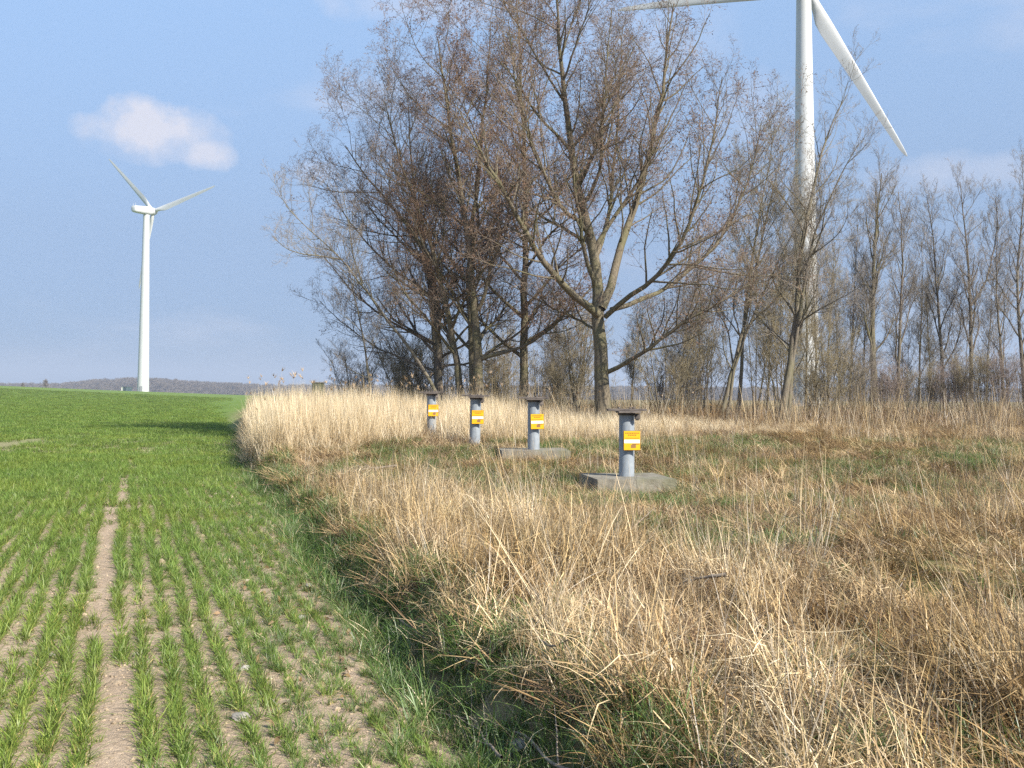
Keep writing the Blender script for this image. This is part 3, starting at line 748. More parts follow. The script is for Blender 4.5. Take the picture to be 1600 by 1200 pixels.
def make_tree(name, label, Yd, stems, seed, bark, spray, r0, group=None, limbs=14, limb_len=.32, limb_f=(.22, .97), limb_ang=.9,
              limb_up=.05, n2=11, n3=7, l2=.50, l3=.36, trop=.05, wander=.10, extra=(),
              minr=.0045, dens=.45, smin=.38, smax=.95, cmin=2, low_flat=0.0, l1_taper=.32, cat='tree', l1_noise=.25):
    """stems/extra: lists of [(px,py,depth offset)...] traced skeleton pieces with base radius"""
    r = np.random.default_rng(seed)
    base = at(stems[0][0][0], stems[0][0][1], Yd)
    bz = float(height(np.array([base.x]), np.array([base.y]))[0])
    root = empty(name, (base.x, base.y, bz)); org = np.array([base.x, base.y, bz])
    tag(root, label, cat, group)
    def conv(pl, first):
        o = []
        for q in pl:
            p = at(q[0], q[1], Yd + (q[2] if len(q) > 2 else 0)); o.append((p.x, p.y, p.z))
        o = np.array(o) - org
        if first: o[0, 2] = -.15
        return o
    tr, lim = [], []; H = 0; skel = []
    for j, pl in enumerate(stems):
        n = 16; p, ln = resample(conv(pl, True), n)
        rb = r0[j] if isinstance(r0, (list, tuple)) else r0
        p[1:] += r.normal(0, .012 * ln / n * 2, p[1:].shape)
        ra = rb * (1 - .9 * np.linspace(0, 1, n + 1) ** .9); ra[0] *= 1.3; ra[1] *= 1.06
        ra = np.maximum(ra, .012)
        tr.append(tubes(p[None], ra[None], 10)); skel.append((p, ra, ln))
    ex = []
    for pl, rb in extra:
        n = 14; p, ln = resample(conv(pl, False), n); p[1:] += r.normal(0, .02 * ln / n * 2, p[1:].shape)
        ra = np.maximum(rb * (1 - .85 * np.linspace(0, 1, n + 1)), .01)
        lim.append(tubes(p[None], ra[None], 7)); ex.append((p, ra, ln))
    L1 = []
    for (p, ra, ln) in skel:
        nl = max(3, int(limbs * (1 if len(skel) == 1 else .75)))
        par, f, P, D, Rr = spawn(r, p[None], ra[None], np.array([nl]), *limb_f, limb_ang, .16, .55, up=limb_up)
        if low_flat:
            D[:, 2] *= np.where(f < .5, 1 - low_flat * (1 - f / .5), 1); D = norm(D)
        LL = ln * limb_len * (1 - l1_taper * f) * r.uniform(1 - l1_noise, 1 + l1_noise, len(f))
        pts, rad = grow(r, P, D, LL, np.maximum(np.minimum(Rr, LL * .018 + .01), .012), 9, wander, trop, .3)
        lim.append(tubes(pts, rad, 6)); L1.append((pts, rad, LL))
    # second order
    br, sp_ = [], []
    def sub(pts, rad, LL, c2, f0):
        cnt = np.maximum(1, np.round(c2 * np.clip(LL / np.mean(LL), .5, 2.0))).astype(int)
        par, f, P, D, Rr = spawn(r, pts, rad, cnt, f0, 1.0, .72, .18, .6, up=.10)
        l = LL[par] * l2 * (1.1 - .55 * f) * r.uniform(.65, 1.3, len(f))
        p2, r2 = grow(r, P, D, l, np.clip(Rr, minr * 1.6, .035), 6, wander * 1.1, trop * 1.3, .35)
        br.append(tubes(p2, r2, 4))
        c3 = np.maximum(cmin, np.round(n3 * dens * np.clip(l / np.mean(l), .5, 2.0))).astype(int)
        par, f, P, D, Rr = spawn(r, p2, r2, c3, .10, 1.0, .70, .22, .6, up=.12)
        sp_.append((P, D, np.maximum(l[par] * l3 * 1.6 * (1.15 - .5 * f), smin) * r.uniform(.7, 1.3, len(f))))
        T = norm(p2[:, -1] - p2[:, -2]); sp_.append((p2[:, -1], T, np.maximum(l * .35, smin * 1.2)))
    for pts, rad, LL in L1: sub(pts, rad, LL, n2, .32)
    for p, ra, ln in ex: sub(p[None], ra[None], np.array([ln * .55]), n2 * 2.4, .2)
    for p, ra, ln in skel: sub(p[None][:, 7:], ra[None][:, 7:], np.array([ln * .28]), n2 * 1.2, .1)
    to = link('trunk', mesh_np(name + '_trunk', *cat_(tr), True), root, bark)
    if lim or br: link('branches', mesh_np(name + '_branches', *cat_(lim + br), True), root, bark)['kind'] = 'stuff'
    P = np.concatenate([q[0] for q in sp_]); D = np.concatenate([q[1] for q in sp_]); S = np.minimum(np.concatenate([q[2] for q in sp_]), smax)
    n = len(P)
    rot = np.stack([r.normal(0, .7, n), -np.arcsin(np.clip(D[:, 2], -1, 1)), np.arctan2(D[:, 1], D[:, 0])], -1)
    co = scatter('crown', P, rot, np.repeat(S[:, None], 3, 1), len(spray.objects), spray, None, None)
    co.parent = root
    NSPRAY[0] += n
    return root
cat_ = cat
def copy_tree(o, label, loc, rz, scale, group=None):
    c = o.copy(); C.objects.link(c); c['label'] = label
    if group: c['group'] = group
    c.location = loc; c.rotation_euler = (0, 0, rz); c.scale = (scale[0], scale[0], scale[1])
    for ch in list(o.children):
        d = ch.copy(); C.objects.link(d); d.parent = c
    return c
GC = 'bare trees of the copse behind the posts'; GR = 'slim bare trees on the right behind the copse'; GS = 'bare shrubs under the trees'

make_tree('alder_tree', 'largest bare tree, wide forked crown, directly behind the nearest post', 31.5,
    [[(943, 645), (941, 590, 0), (938, 540), (935, 490, .1), (934, 450, .3), (932, 410, .5), (926, 370, .6), (912, 330, .5), (903, 285, .3), (890, 225, 0), (880, 140, -.3), (872, 50, -.5), (868, -25, -.6)]],
    11, bark_alder, S_alder, .255, GC, limbs=12, limb_len=.36, limb_f=(.30, .97), limb_ang=.75, n2=12, n3=8, trop=.06, minr=.0042,
    extra=[([(935, 492, 0), (912, 477, -.4), (880, 450, -.9), (852, 412, -1.4), (832, 385, -1.8), (812, 345, -2.1), (785, 295, -2.5), (752, 245, -2.8), (722, 180, -3)], .13),
           ([(940, 482, .1), (952, 445, .5), (966, 400, .9), (985, 340, 1.3), (1002, 295, 1.7), (1016, 240, 2), (1030, 160, 2.1), (1042, 80, 2.2), (1052, 5, 2.4)], .15),
           ([(946, 495, 0), (975, 466, -.6), (1010, 446, -1.3), (1046, 418, -1.9), (1075, 360, -2.4), (1096, 300, -2.7), (1116, 210, -2.8), (1128, 120, -3)], .085),
           ([(955, 484, 0), (1000, 472, .8), (1058, 440, 1.5), (1108, 396, 2.2), (1148, 345, 2.7), (1172, 280, 3), (1190, 190, 3.2)], .085),
           ([(948, 582, 0), (968, 572, -.3), (1002, 553, -.8), (1040, 528, -1.2), (1062, 504, -1.5), (1108, 482, -1.8), (1158, 452, -2), (1205, 428, -2.2)], .075),
           ([(932, 400, .5), (950, 350, 1.5), (955, 290, 2.2), (965, 210, 2.6), (968, 120, 2.7), (975, 40, 2.8)], .08),
           ([(926, 372, .6), (900, 345, -.4), (868, 315, -1.2), (840, 260, -1.8), (818, 190, -2), (800, 110, -2.1), (795, 30, -2.2)], .075),
           ([(905, 290, .3), (930, 240, -.6), (945, 170, -1.3), (948, 90, -1.6), (955, 15, -1.7)], .06),
           ([(938, 520, 0), (905, 500, 1.0), (860, 480, 2), (815, 455, 2.7), (775, 430, 3.2)], .05)])
make_tree('alder_tree', 'straight trunked bare tree standing between the two middle posts', 35.5,
    [[(818, 640), (818, 560), (820, 480), (819, 400), (823, 300), (818, 200), (812, 100), (806, -5)]],
    12, bark_alder, S_red, .17, GC, dens=.34, limbs=26, limb_len=.25, limb_f=(.14, .97), limb_ang=.85, n2=9, n3=7, low_flat=.5)
make_tree('alder_tree', 'thick bare tree with reddish brown catkin crown, just right of the third post', 34,
    [[(750, 640), (746, 560), (742, 500), (737, 430, .3), (728, 350, .5), (716, 280, .6), (703, 200, .7), (692, 120, .8), (684, 60, .8)],
     [(741, 640, .5), (737, 560, .5), (733, 480, .7), (732, 400, .9), (744, 300, 1.2), (756, 200, 1.4), (762, 110, 1.5), (766, 30, 1.6)]],
    13, bark_alder, S_red, [.19, .14], GC, dens=.32, limbs=23, limb_len=.27, limb_ang=.85, n2=9, n3=7, low_flat=.6, limb_f=(.12, .97))
make_tree('alder_tree', 'bare tree whose trunk leans left above the farthest post', 34.5,
    [[(728, 640), (716, 570), (701, 500), (691, 440), (676, 390), (656, 330), (634, 280), (616, 228), (606, 188), (602, 160)]],
    14, bark_alder, S_alder, .14, GC, dens=.42, limbs=22, limb_len=.29, limb_ang=.85, n2=10, n3=7, low_flat=.5, limb_f=(.14, .97))
make_tree('alder_tree', 'leftmost broad bare tree, crown bulging far out to the left', 37,
    [[(690, 640), (685, 560), (682, 480), (678, 425), (660, 380, -.3), (632, 345, -.6), (596, 305, -.9), (562, 262, -1.2), (538, 228, -1.4)],
     [(684, 640, .6), (682, 560, .6), (676, 480, .8), (664, 400, 1), (650, 325, 1.2), (642, 260, 1.3), (638, 200, 1.4), (636, 150, 1.5)]],
    15, bark_dark, S_alder, [.16, .13], GC, dens=.40, limbs=22, limb_len=.31, limb_ang=.95, n2=10, n3=7, low_flat=.8, limb_f=(.16, .97),
    extra=[([(683, 540, .3), (640, 520, 0), (590, 490, -.4), (545, 450, -.8), (505, 400, -1)], .06),
           ([(684, 580, 0), (640, 565, .4), (590, 545, .8), (540, 510, 1.2), (500, 470, 1.5)], .05),
           ([(681, 470, 0), (640, 440, .6), (590, 400, 1.1), (540, 340, 1.6), (505, 280, 1.9)], .06)])
make_tree('leaning_ash', 'thin bare tree leaning far out left over the reeds', 32.5,
    [[(704, 640), (672, 590), (642, 546), (611, 506), (582, 470), (560, 436), (534, 404), (500, 374), (466, 346), (446, 322)]],
    16, bark_grey, S_grey, .07, GC, limbs=11, limb_len=.19, limb_ang=.7, n2=4, n3=3, smax=.6, limb_f=(.5, .98), minr=.0048, l1_taper=.3,
    extra=[([(536, 406), (505, 400, -.3), (462, 396, -.5), (440, 384, -.6), (424, 368, -.7)], .03),
           ([(566, 445), (552, 400, .4), (545, 350, .7), (535, 300, .8)], .03)])
make_tree('slender_sapling', 'slender bare sapling standing in front of the left shrubs', 33,
    [[(586, 640), (573, 560), (562, 500), (551, 450), (543, 410), (536, 375)]],
    17, bark_grey, S_grey, .05, GC, limbs=10, limb_len=.22, n2=5, n3=4, minr=.0048)
# --- trees right of the alder
make_tree('hazel_tree', 'multi-stemmed bare tree fanning up between alder and right turbine', 37,
    [[(1122, 640), (1140, 590), (1156, 540), (1172, 470), (1186, 390), (1204, 310), (1224, 235)],
     [(1152, 640, .4), (1158, 570, .4), (1163, 500, .6), (1172, 420, 1), (1188, 330, 1.3), (1212, 200, 1.6)],
     [(1134, 640, -.3), (1146, 580, -.4), (1166, 520, -.6), (1196, 450, -.9), (1230, 380, -1.1), (1262, 320, -1.2)]],
    21, bark_grey, S_olive, [.085, .08, .07], GC, limbs=13, limb_len=.30, n2=8, n3=6, limb_ang=.7, minr=.0048)
make_tree('ash_tree', 'pale bare tree leaning in front of the right turbine tower', 36,
    [[(1220, 645), (1231, 590), (1240, 530), (1246, 470), (1251, 400, .2), (1262, 330, .4), (1278, 250, .6), (1302, 185, .8), (1322, 150, .9)],
     [(1228, 645, .2), (1236, 590, .1), (1246, 520, -.1), (1256, 440, -.4), (1270, 370, -.7), (1300, 295, -1), (1342, 225, -1.3)]],
    22, bark_grey, S_grey, [.14, .09], GC, limbs=13, limb_len=.26, n2=7, n3=6, limb_ang=.68, limb_f=(.2, .97), minr=.0048,
    extra=[([(1247, 505), (1282, 482, -.6), (1320, 462, -1), (1350, 444, -1.3)], .035),
           ([(1238, 545), (1210, 520, .6), (1180, 490, 1.1), (1150, 470, 1.5)], .03)])
poplar = dict(limbs=19, limb_len=.27, n2=7, n3=6, limb_ang=.52, limb_up=.15, limb_f=(.22, .97), trop=.09, minr=.0055, l1_taper=.6, dens=.5, smax=.7)
make_tree('poplar_tree', 'bare poplar with olive trunk, nearest one right of the turbine tower', 44,
    [[(1366, 645), (1365, 560), (1363, 480), (1366, 400), (1371, 330), (1378, 270)]], 31, bark_alder, S_grey, .17, GR, **poplar)
make_tree('poplar_tree', 'thin dark bare poplar, second right of the turbine tower', 44.5,
    [[(1402, 645), (1404, 560), (1408, 480), (1410, 400), (1408, 330), (1404, 300)]], 32, bark_dark, S_grey, .10, GR, **{**poplar, 'limbs': 14})
make_tree('poplar_tree', 'thin dark bare poplar left of the forked one', 45,
    [[(1477, 645), (1471, 560), (1465, 470), (1460, 400), (1454, 340), (1449, 305)]], 33, bark_dark, S_grey, .10, GR, **{**poplar, 'limbs': 13})
make_tree('poplar_tree', 'dark bare poplar forking halfway up into a wide V', 44,
    [[(1516, 645), (1518, 560), (1516, 480), (1513, 420), (1508, 350), (1500, 285)]], 34, bark_dark, S_grey, .115, GR, **{**poplar, 'limbs': 13},
    extra=[([(1517, 478), (1540, 442, .4), (1552, 395, .6), (1560, 345, .7), (1556, 310, .8)], .05)])
make_tree('poplar_tree', 'dark bare poplar, second from the right edge', 46,
    [[(1570, 645), (1565, 560), (1558, 480), (1556, 410), (1560, 350)]], 35, bark_dark, S_grey, .09, GR, **{**poplar, 'limbs': 13})
make_tree('poplar_tree', 'bare poplar at the right edge of the picture', 44,
    [[(1604, 645), (1597, 560), (1590, 480), (1590, 400), (1598, 330), (1606, 270)]], 36, bark_dark, S_grey, .11, GR, **{**poplar, 'limbs': 16})
make_tree('poplar_tree', 'small bare poplar in the gap right of the turbine tower', 47,
    [[(1327, 645), (1330, 560), (1334, 480), (1337, 410), (1340, 350)]], 37, bark_dark, S_grey, .07, GR, **{**poplar, 'limbs': 13})
make_tree('poplar_tree', 'small thin bare poplar between the second and third from turbine tower', 48,
    [[(1436, 645), (1437, 560), (1440, 480), (1442, 420), (1440, 370)]], 38, bark_dark, S_grey, .06, GR, **{**poplar, 'limbs': 12})

# --- shrubs
def shrub(label, px, Yd, spread, toppy, nst, seed, bark, spray, limbs=9, n2=4, n3=5, r=.03, base=645, lean=0, thicket=False):
    q = np.random.default_rng(seed); st = []
    for i in range(nst):
        s = q.uniform(-1, 1); top = base + (toppy - base) * q.uniform(.62, 1.0) * (1 - .25 * abs(s)); dz = q.uniform(-1, 1) * spread * Yd / 1600
        x0 = px + q.uniform(-1, 1) * spread * .16
        if thicket:
            x0 = px + q.uniform(-1, 1) * spread; dz = q.uniform(-1, 1) * spread * Yd / 1600 * .6
            st.append([(x0, base, dz), (x0 + s * 6, base + (top - base) * .5, dz), (x0 + s * 16, top, dz + s * .2)]); continue
        st.append([(x0, base, 0), (x0 + s * spread * .35 + lean * .3, base + (top - base) * .45, dz * .5), (x0 + s * spread * .7 + lean, top, dz)])
    return make_tree('shrub', label, Yd, st, seed, bark, spray, [r] * nst, GS, limbs=limbs, limb_len=.34, limb_f=(.12, .97), limb_ang=.7, n2=n2, n3=n3,
                     minr=.005, wander=.11, cat='shrub', dens=.12 if thicket else .22, cmin=0, smax=.55 if thicket else .85)
shrub('grey bare shrub at the left end of the copse, beside the hunting hide', 545, 41, 62, 535, 6, 41, bark_grey, S_grey)
shrub('dense bare shrub under the leaning tree, right of the slender sapling', 622, 39, 78, 505, 7, 42, bark_dark, S_olive)
shrub('dark bare shrub around the trunks behind the farthest post', 690, 40, 70, 520, 6, 43, bark_dark, S_olive)
shrub('bundle of grey stems close behind the left side of the largest tree', 905, 34.5, 48, 470, 8, 44, bark_grey, S_olive, r=.04)
shrub('small bare shrub between the straight trunk and the grey stem bundle', 862, 41, 55, 530, 5, 45, bark_grey, S_grey)
shrub('bare shrub right of the largest tree, behind the nearest post', 1040, 37, 70, 470, 6, 46, bark_grey, S_olive, r=.035)
shrub('twiggy bare shrub at the foot of the multi-stemmed tree', 1105, 40, 62, 480, 6, 47, bark_grey, S_olive)
shrub('dense olive brown shrub hiding the foot of the turbine tower', 1225, 38.5, 66, 410, 8, 48, bark_grey, S_olive, n3=6, r=.035)
shrub('low spreading shrub right of the turbine tower foot', 1292, 39.5, 62, 500, 7, 49, bark_grey, S_olive)
shrub('dark low thicket under the olive trunked poplar', 1375, 42, 36, 560, 13, 50, bark_dark, S_dark, thicket=True, limbs=6, n2=3, n3=5, r=.018)
shrub('dark low thicket beneath the second poplar', 1428, 42.5, 34, 572, 12, 51, bark_dark, S_olive, thicket=True, limbs=6, n2=3, n3=5, r=.018)
shrub('dark thicket at the foot of the third poplar', 1484, 42, 34, 566, 12, 52, bark_dark, S_dark, thicket=True, limbs=6, n2=3, n3=5, r=.018)
shrub('dark thicket at the foot of the forked poplar', 1537, 41.5, 34, 556, 13, 53, bark_dark, S_olive, thicket=True, limbs=6, n2=3, n3=5, r=.018)
shrub('darkest thicket at the right edge of the picture', 1592, 41, 34, 540, 14, 54, bark_dark, S_dark, thicket=True, limbs=6, n2=3, n3=5, r=.018)
shrub('bare shrub filling the gap between the thick tree and straight trunk', 785, 41, 55, 500, 6, 55, bark_grey, S_olive)

shrub('wispy grey shrub between the low spreading shrub and the first poplar', 1335, 41, 45, 520, 5, 56, bark_grey, S_grey)
shrub('tall wispy stems behind the gap left of the multi-stemmed tree', 1075, 42, 70, 420, 5, 57, bark_grey, S_grey)
shrub('tall wispy stems behind the multi-stemmed tree, right side', 1185, 42, 60, 400, 5, 58, bark_grey, S_olive)
shrub('thin shrub between third and forked poplars', 1508, 44, 45, 500, 5, 59, bark_dark, S_grey)
shrub('thin shrub standing behind the second poplar', 1415, 46, 50, 490, 5, 60, bark_dark, S_grey)
shrub('low brush left of the thick tree, behind the reed edge', 655, 38, 60, 545, 8, 61, bark_grey, S_olive)
shrub('low brush filling the gap between thick tree and straight trunk', 770, 39, 50, 560, 14, 62, bark_grey, S_olive, thicket=True, limbs=6, n2=3, n3=5, r=.02)
shrub('low brush between the straight trunk and the largest tree', 880, 40, 50, 565, 14, 63, bark_grey, S_olive, thicket=True, limbs=6, n2=3, n3=5, r=.02)
shrub('low upright stems between the largest tree and the multi-stemmed tree', 1030, 40, 60, 555, 15, 64, bark_grey, S_grey, thicket=True, limbs=6, n2=3, n3=5, r=.02)
shrub('low upright stems right beside the turbine tower foot', 1300, 41, 50, 560, 15, 65, bark_dark, S_olive, thicket=True, limbs=6, n2=3, n3=5, r=.02)
sap = dict(limbs=13, limb_len=.26, n2=6, n3=6, limb_ang=.55, limb_up=.12, limb_f=(.15, .97), trop=.09, minr=.005, l1_taper=.5, dens=.45, smax=.65)
for px_, dy_, top_, sd_, ln_, lab_ in ((1062, 42, 440, 70, 14, 'thin sapling next right of the largest tree'), (1096, 43, 400, 71, -10, 'tall thin sapling left of the multi-stemmed tree'),
        (1198, 43, 380, 72, 18, 'thin sapling right of the multi-stemmed tree'), (1292, 43, 360, 73, 10, 'thin sapling close right of the turbine tower'),
        (1312, 46, 420, 74, -8, 'short thin sapling right of the turbine tower'), (1349, 47, 380, 75, 6, 'thin sapling touching the olive poplar on its left'),
        (1454, 47, 430, 76, -6, 'short sapling left of the third poplar'), (1541, 47, 420, 77, 8, 'short sapling right of the forked poplar'),
        (1236, 40, 330, 80, 14, 'thin sapling in front of the left half of the turbine tower'), (1258, 41, 255, 81, 10, 'tall thin sapling right in front of the turbine tower'),
        (1276, 42, 300, 82, -8, 'thin sapling in front of the right edge of the turbine tower'), (985, 42, 470, 78, 16, 'thin sapling seen just right of the largest trunk'), (868, 42, 450, 79, -10, 'thin sapling seen left of the largest trunk')):
    make_tree('sapling', lab_, dy_, [[(px_, 645), (px_ + ln_ * .3, 645 - (645 - top_) * .4), (px_ + ln_, 645 - (645 - top_) * .75), (px_ + ln_ * 1.2, top_ + 18)]], sd_,
              bark_grey, S_grey if sd_ % 2 else S_olive, .055, GS.replace('shrubs', 'saplings'), **sap)
# ------------------------------------------------------------------ built things
import bmesh
def box(bm, cx, cy, cz, sx, sy, sz, bev=0.0, rz=0.0):
    r = bmesh.ops.create_cube(bm, size=1); vs = r['verts']
    bmesh.ops.scale(bm, vec=(sx, sy, sz), verts=vs)
    if bev:
        es = list({e for v in vs for e in v.link_edges})
        rr = bmesh.ops.bevel(bm, geom=es, offset=bev, segments=2, affect='EDGES', profile=.6)
        vs = list({v for f in rr['faces'] for v in f.verts} | {v for v in vs if v.is_valid})
    if rz: bmesh.ops.rotate(bm, verts=vs, cent=(0, 0, 0), matrix=Matrix.Rotation(rz, 3, 'Z'))
    bmesh.ops.translate(bm, verts=vs, vec=(cx, cy, cz)); return vs
def cyl(bm, c, r1, r2, h, seg=32, ax='Z'):
    r = bmesh.ops.create_cone(bm, cap_ends=True, segments=seg, radius1=r1, radius2=r2, depth=h); vs = r['verts']
    if ax == 'X': bmesh.ops.rotate(bm, verts=vs, matrix=Matrix.Rotation(R(90), 3, 'Y'))
    if ax == 'Y': bmesh.ops.rotate(bm, verts=vs, matrix=Matrix.Rotation(R(90), 3, 'X'))
    bmesh.ops.translate(bm, verts=vs, vec=c); return vs
def obj(name, bm, mat, parent=None, smooth=False):
    me = bpy.data.meshes.new(name); bm.to_mesh(me); bm.free()
    if smooth:
        for p in me.polygons: p.use_smooth = True
        me.set_sharp_from_angle(angle=R(35))
    return link(name, me, parent, mat)

def mat_zinc():
    s = NT('galvanised_pipe'); n = s.noise(9, 5, rough=.6)
    mpx = s.n('ShaderNodeMapping'); mpx.inputs['Scale'].default_value = (1, 1, .12)
    s.l(s.n('ShaderNodeTexCoord').outputs['Object'], mpx.inputs['Vector'])
    st = s.noise(30, 4, vec=mpx.outputs[0])
    col = s.ramp(n, [(.3, (.21, .24, .275)), (.7, (.30, .33, .355))])
    col = s.mix(s.mapr(st, .5, .72, 0, .45), col, (.16, .165, .165))
    s.principled(col, .55, .0, bump=n, bstr=.1, spec=.4); return s.m
def mat_conc():
    s = NT('weathered_concrete'); n = s.noise(5, 7, rough=.65); n2 = s.noise(60, 3); n3 = s.noise(2.2, 4)
    col = s.ramp(n, [(.3, (.14, .125, .10)), (.55, (.23, .21, .17)), (.75, (.30, .28, .235))])
    col = s.mix(s.mapr(n3, .5, .68, 0, .5), col, (.14, .145, .075))
    s.principled(col, .95, bump=s.math('ADD', n, s.math('MULTIPLY', n2, .5)), bstr=.7, bdist=.02, spec=.1); return s.m
def mat_paint(name, c, rough=.45, dirt=(.3, .2, .1), amt=.25):
    s = NT(name); n = s.noise(7, 5)
    s.principled(s.mix(s.mapr(n, .45, .75, 0, amt), c, dirt), rough, spec=.4); return s.m
zinc = mat_zinc(); conc = mat_conc()
iron = m_simple('weathered_iron', (.075, .062, .055), (.16, .135, .115), 14, .7)
yellow = mat_paint('sign_yellow', (.80, .40, .010), .4, (.45, .22, .02), .2); white_p = mat_paint('sign_white', (.82, .78, .72), .4, (.5, .45, .4), .2)
sdark = mat_paint('sign_print', (.16, .085, .02), .5); sbrown = mat_paint('sign_label_box', (.26, .13, .05), .5); sback = mat_paint('sign_edge', (.10, .06, .02), .6)

plabels = ['nearest grey pipe post with yellow sign on a square concrete slab', 'second nearest grey pipe post with yellow sign, slab half sunk in grass',
           'third pipe post with yellow sign, at the front of the reeds', 'farthest pipe post with yellow sign, base hidden in the reeds']
for i, p in enumerate(POSTS):
    gz = float(height(np.array([p['x']]), np.array([p['Y']]))[0])
    root = empty('pipe_post', (p['x'], p['Y'], gz)); tag(root, plabels[i], 'pipe post', 'pipe posts with yellow signs')
    root.rotation_euler = ((.0, .002), (-.002, -.003), (.015, .018), (-.012, -.016))[i] + (0,)
    top = p['zt'] + .95 - gz; q = np.random.default_rng(90 + i)
    bm = bmesh.new(); cyl(bm, (0, 0, (top - .35) / 2), .117, .117, top + .35, 40)
    obj('pipe', bm, zinc, root, True)
    bm = bmesh.new(); cyl(bm, (0, 0, top - .010), .134, .134, .036, 40); cap = obj('cap', bm, iron, root, True)
    bm = bmesh.new(); box(bm, .01, -.05, top + .022, .33, .38, .026, .005, .05); obj('cover_plate', bm, iron, root)
    rz = q.normal(0, .06)
    bm = bmesh.new(); box(bm, -.005, -.06, top + .054, .60, .11, .034, .006, rz); obj('locking_bar', bm, iron, root)
    bm = bmesh.new(); box(bm, .145, -.14, top - .040, .075, .06, .085, .006, rz); box(bm, .145, -.14, top - .092, .045, .04, .022, .004, rz)
    obj('padlock', bm, iron, root)
    for bx_, by_ in ((-.125, -.06), (.045, -.07), (.11, .07)):
        bm = bmesh.new(); cyl(bm, (bx_, by_, top + .062), .014, .014, .06, 8); cyl(bm, (bx_, by_, top + .086), .022, .022, .016, 6)
        obj('bolt', bm, iron, root)
    # sign, turned a little to the right of the camera
    sg = R(20) + math.atan2(p['x'], p['Y']) * 0 + q.normal(0, .03)
    se = bpy.data.objects.new('sign', None)
    bm = bmesh.new(); box(bm, 0, 0, 0, .250, .008, .285, .002)
    sm = bpy.data.meshes.new('sign'); bm.to_mesh(sm); bm.free(); sm.materials.append(yellow)
    sign = bpy.data.objects.new('sign', sm); C.objects.link(sign); sign.parent = root
    zc = top - .405
    dist = .185
    sign.location = (math.sin(sg) * dist, -math.cos(sg) * dist, zc); sign.rotation_euler = (0, q.normal(0, .015), sg * .35)
    def sp_(nm, x, z, sx, sz, m, d=.0045, th=.0016):
        bm = bmesh.new(); box(bm, x, -d, z, sx, th, sz); return obj(nm, bm, m, sign)
    sp_('white_strip', 0, -.012, .240, .052, white_p)
    sp_('label_box', .022, -.085, .075, .050, sbrown); sp_('label_line', .055, -.052, .105, .012, sdark)
    # rows of print too small to read in the photograph
    def words(z, x0, x1, h):
        x = x0
        while x < x1 - .01:
            wd = q.uniform(.012, .026); sp_('print', (x + min(x + wd, x1)) / 2, z, min(x + wd, x1) - x, h, sdark); x += wd + .006
    words(.112, -.105, .105, .014); words(.083, -.062, .075, .014); words(.036, -.105, .105, .008)
    sp_('backing_plate', 0, 0, .262, .297, sback, -.0075, .006)
    bm = bmesh.new()
    L = .075
    box(bm, 0, .005 + L / 2, .07, .05, L, .02); obj('bracket', bm, iron, sign)
    bm = bmesh.new(); box(bm, 0, .005 + L / 2, -.07, .05, L, .02); obj('bracket', bm, iron, sign)
    if p['slab']:
        hw, hd, srz = p['slab']; bm = bmesh.new()
        th = .34; vs = box(bm, 0, 0, 0, hw * 2, hd * 2, th, 0)
        bmesh.ops.subdivide_edges(bm, edges=bm.edges[:], cuts=9, use_grid_fill=True)
        bmesh.ops.bevel(bm, geom=[e for e in bm.edges if e.is_boundary is False and len(e.link_faces) == 2 and e.calc_face_angle(0) > 1], offset=.007, segments=2, affect='EDGES')
        for v in bm.verts:
            d = .016 * (vnoise(v.co.x * 5 + i * 9, v.co.y * 5 + v.co.z * 7, 77) - .5) + .01 * (vnoise(v.co.x * 17, v.co.y * 17 + v.co.z * 13, 78) - .5)
            v.co += v.co.normalized() * float(d) * .3
        bmesh.ops.rotate(bm, verts=bm.verts[:], matrix=Matrix.Rotation(srz, 3, 'Z'))
        bmesh.ops.translate(bm, verts=bm.verts[:], vec=(0, 0, p['zt'] - gz - th / 2))
        o = obj('base_slab', bm, conc, root, True); o['label'] = 'weathered square concrete slab'

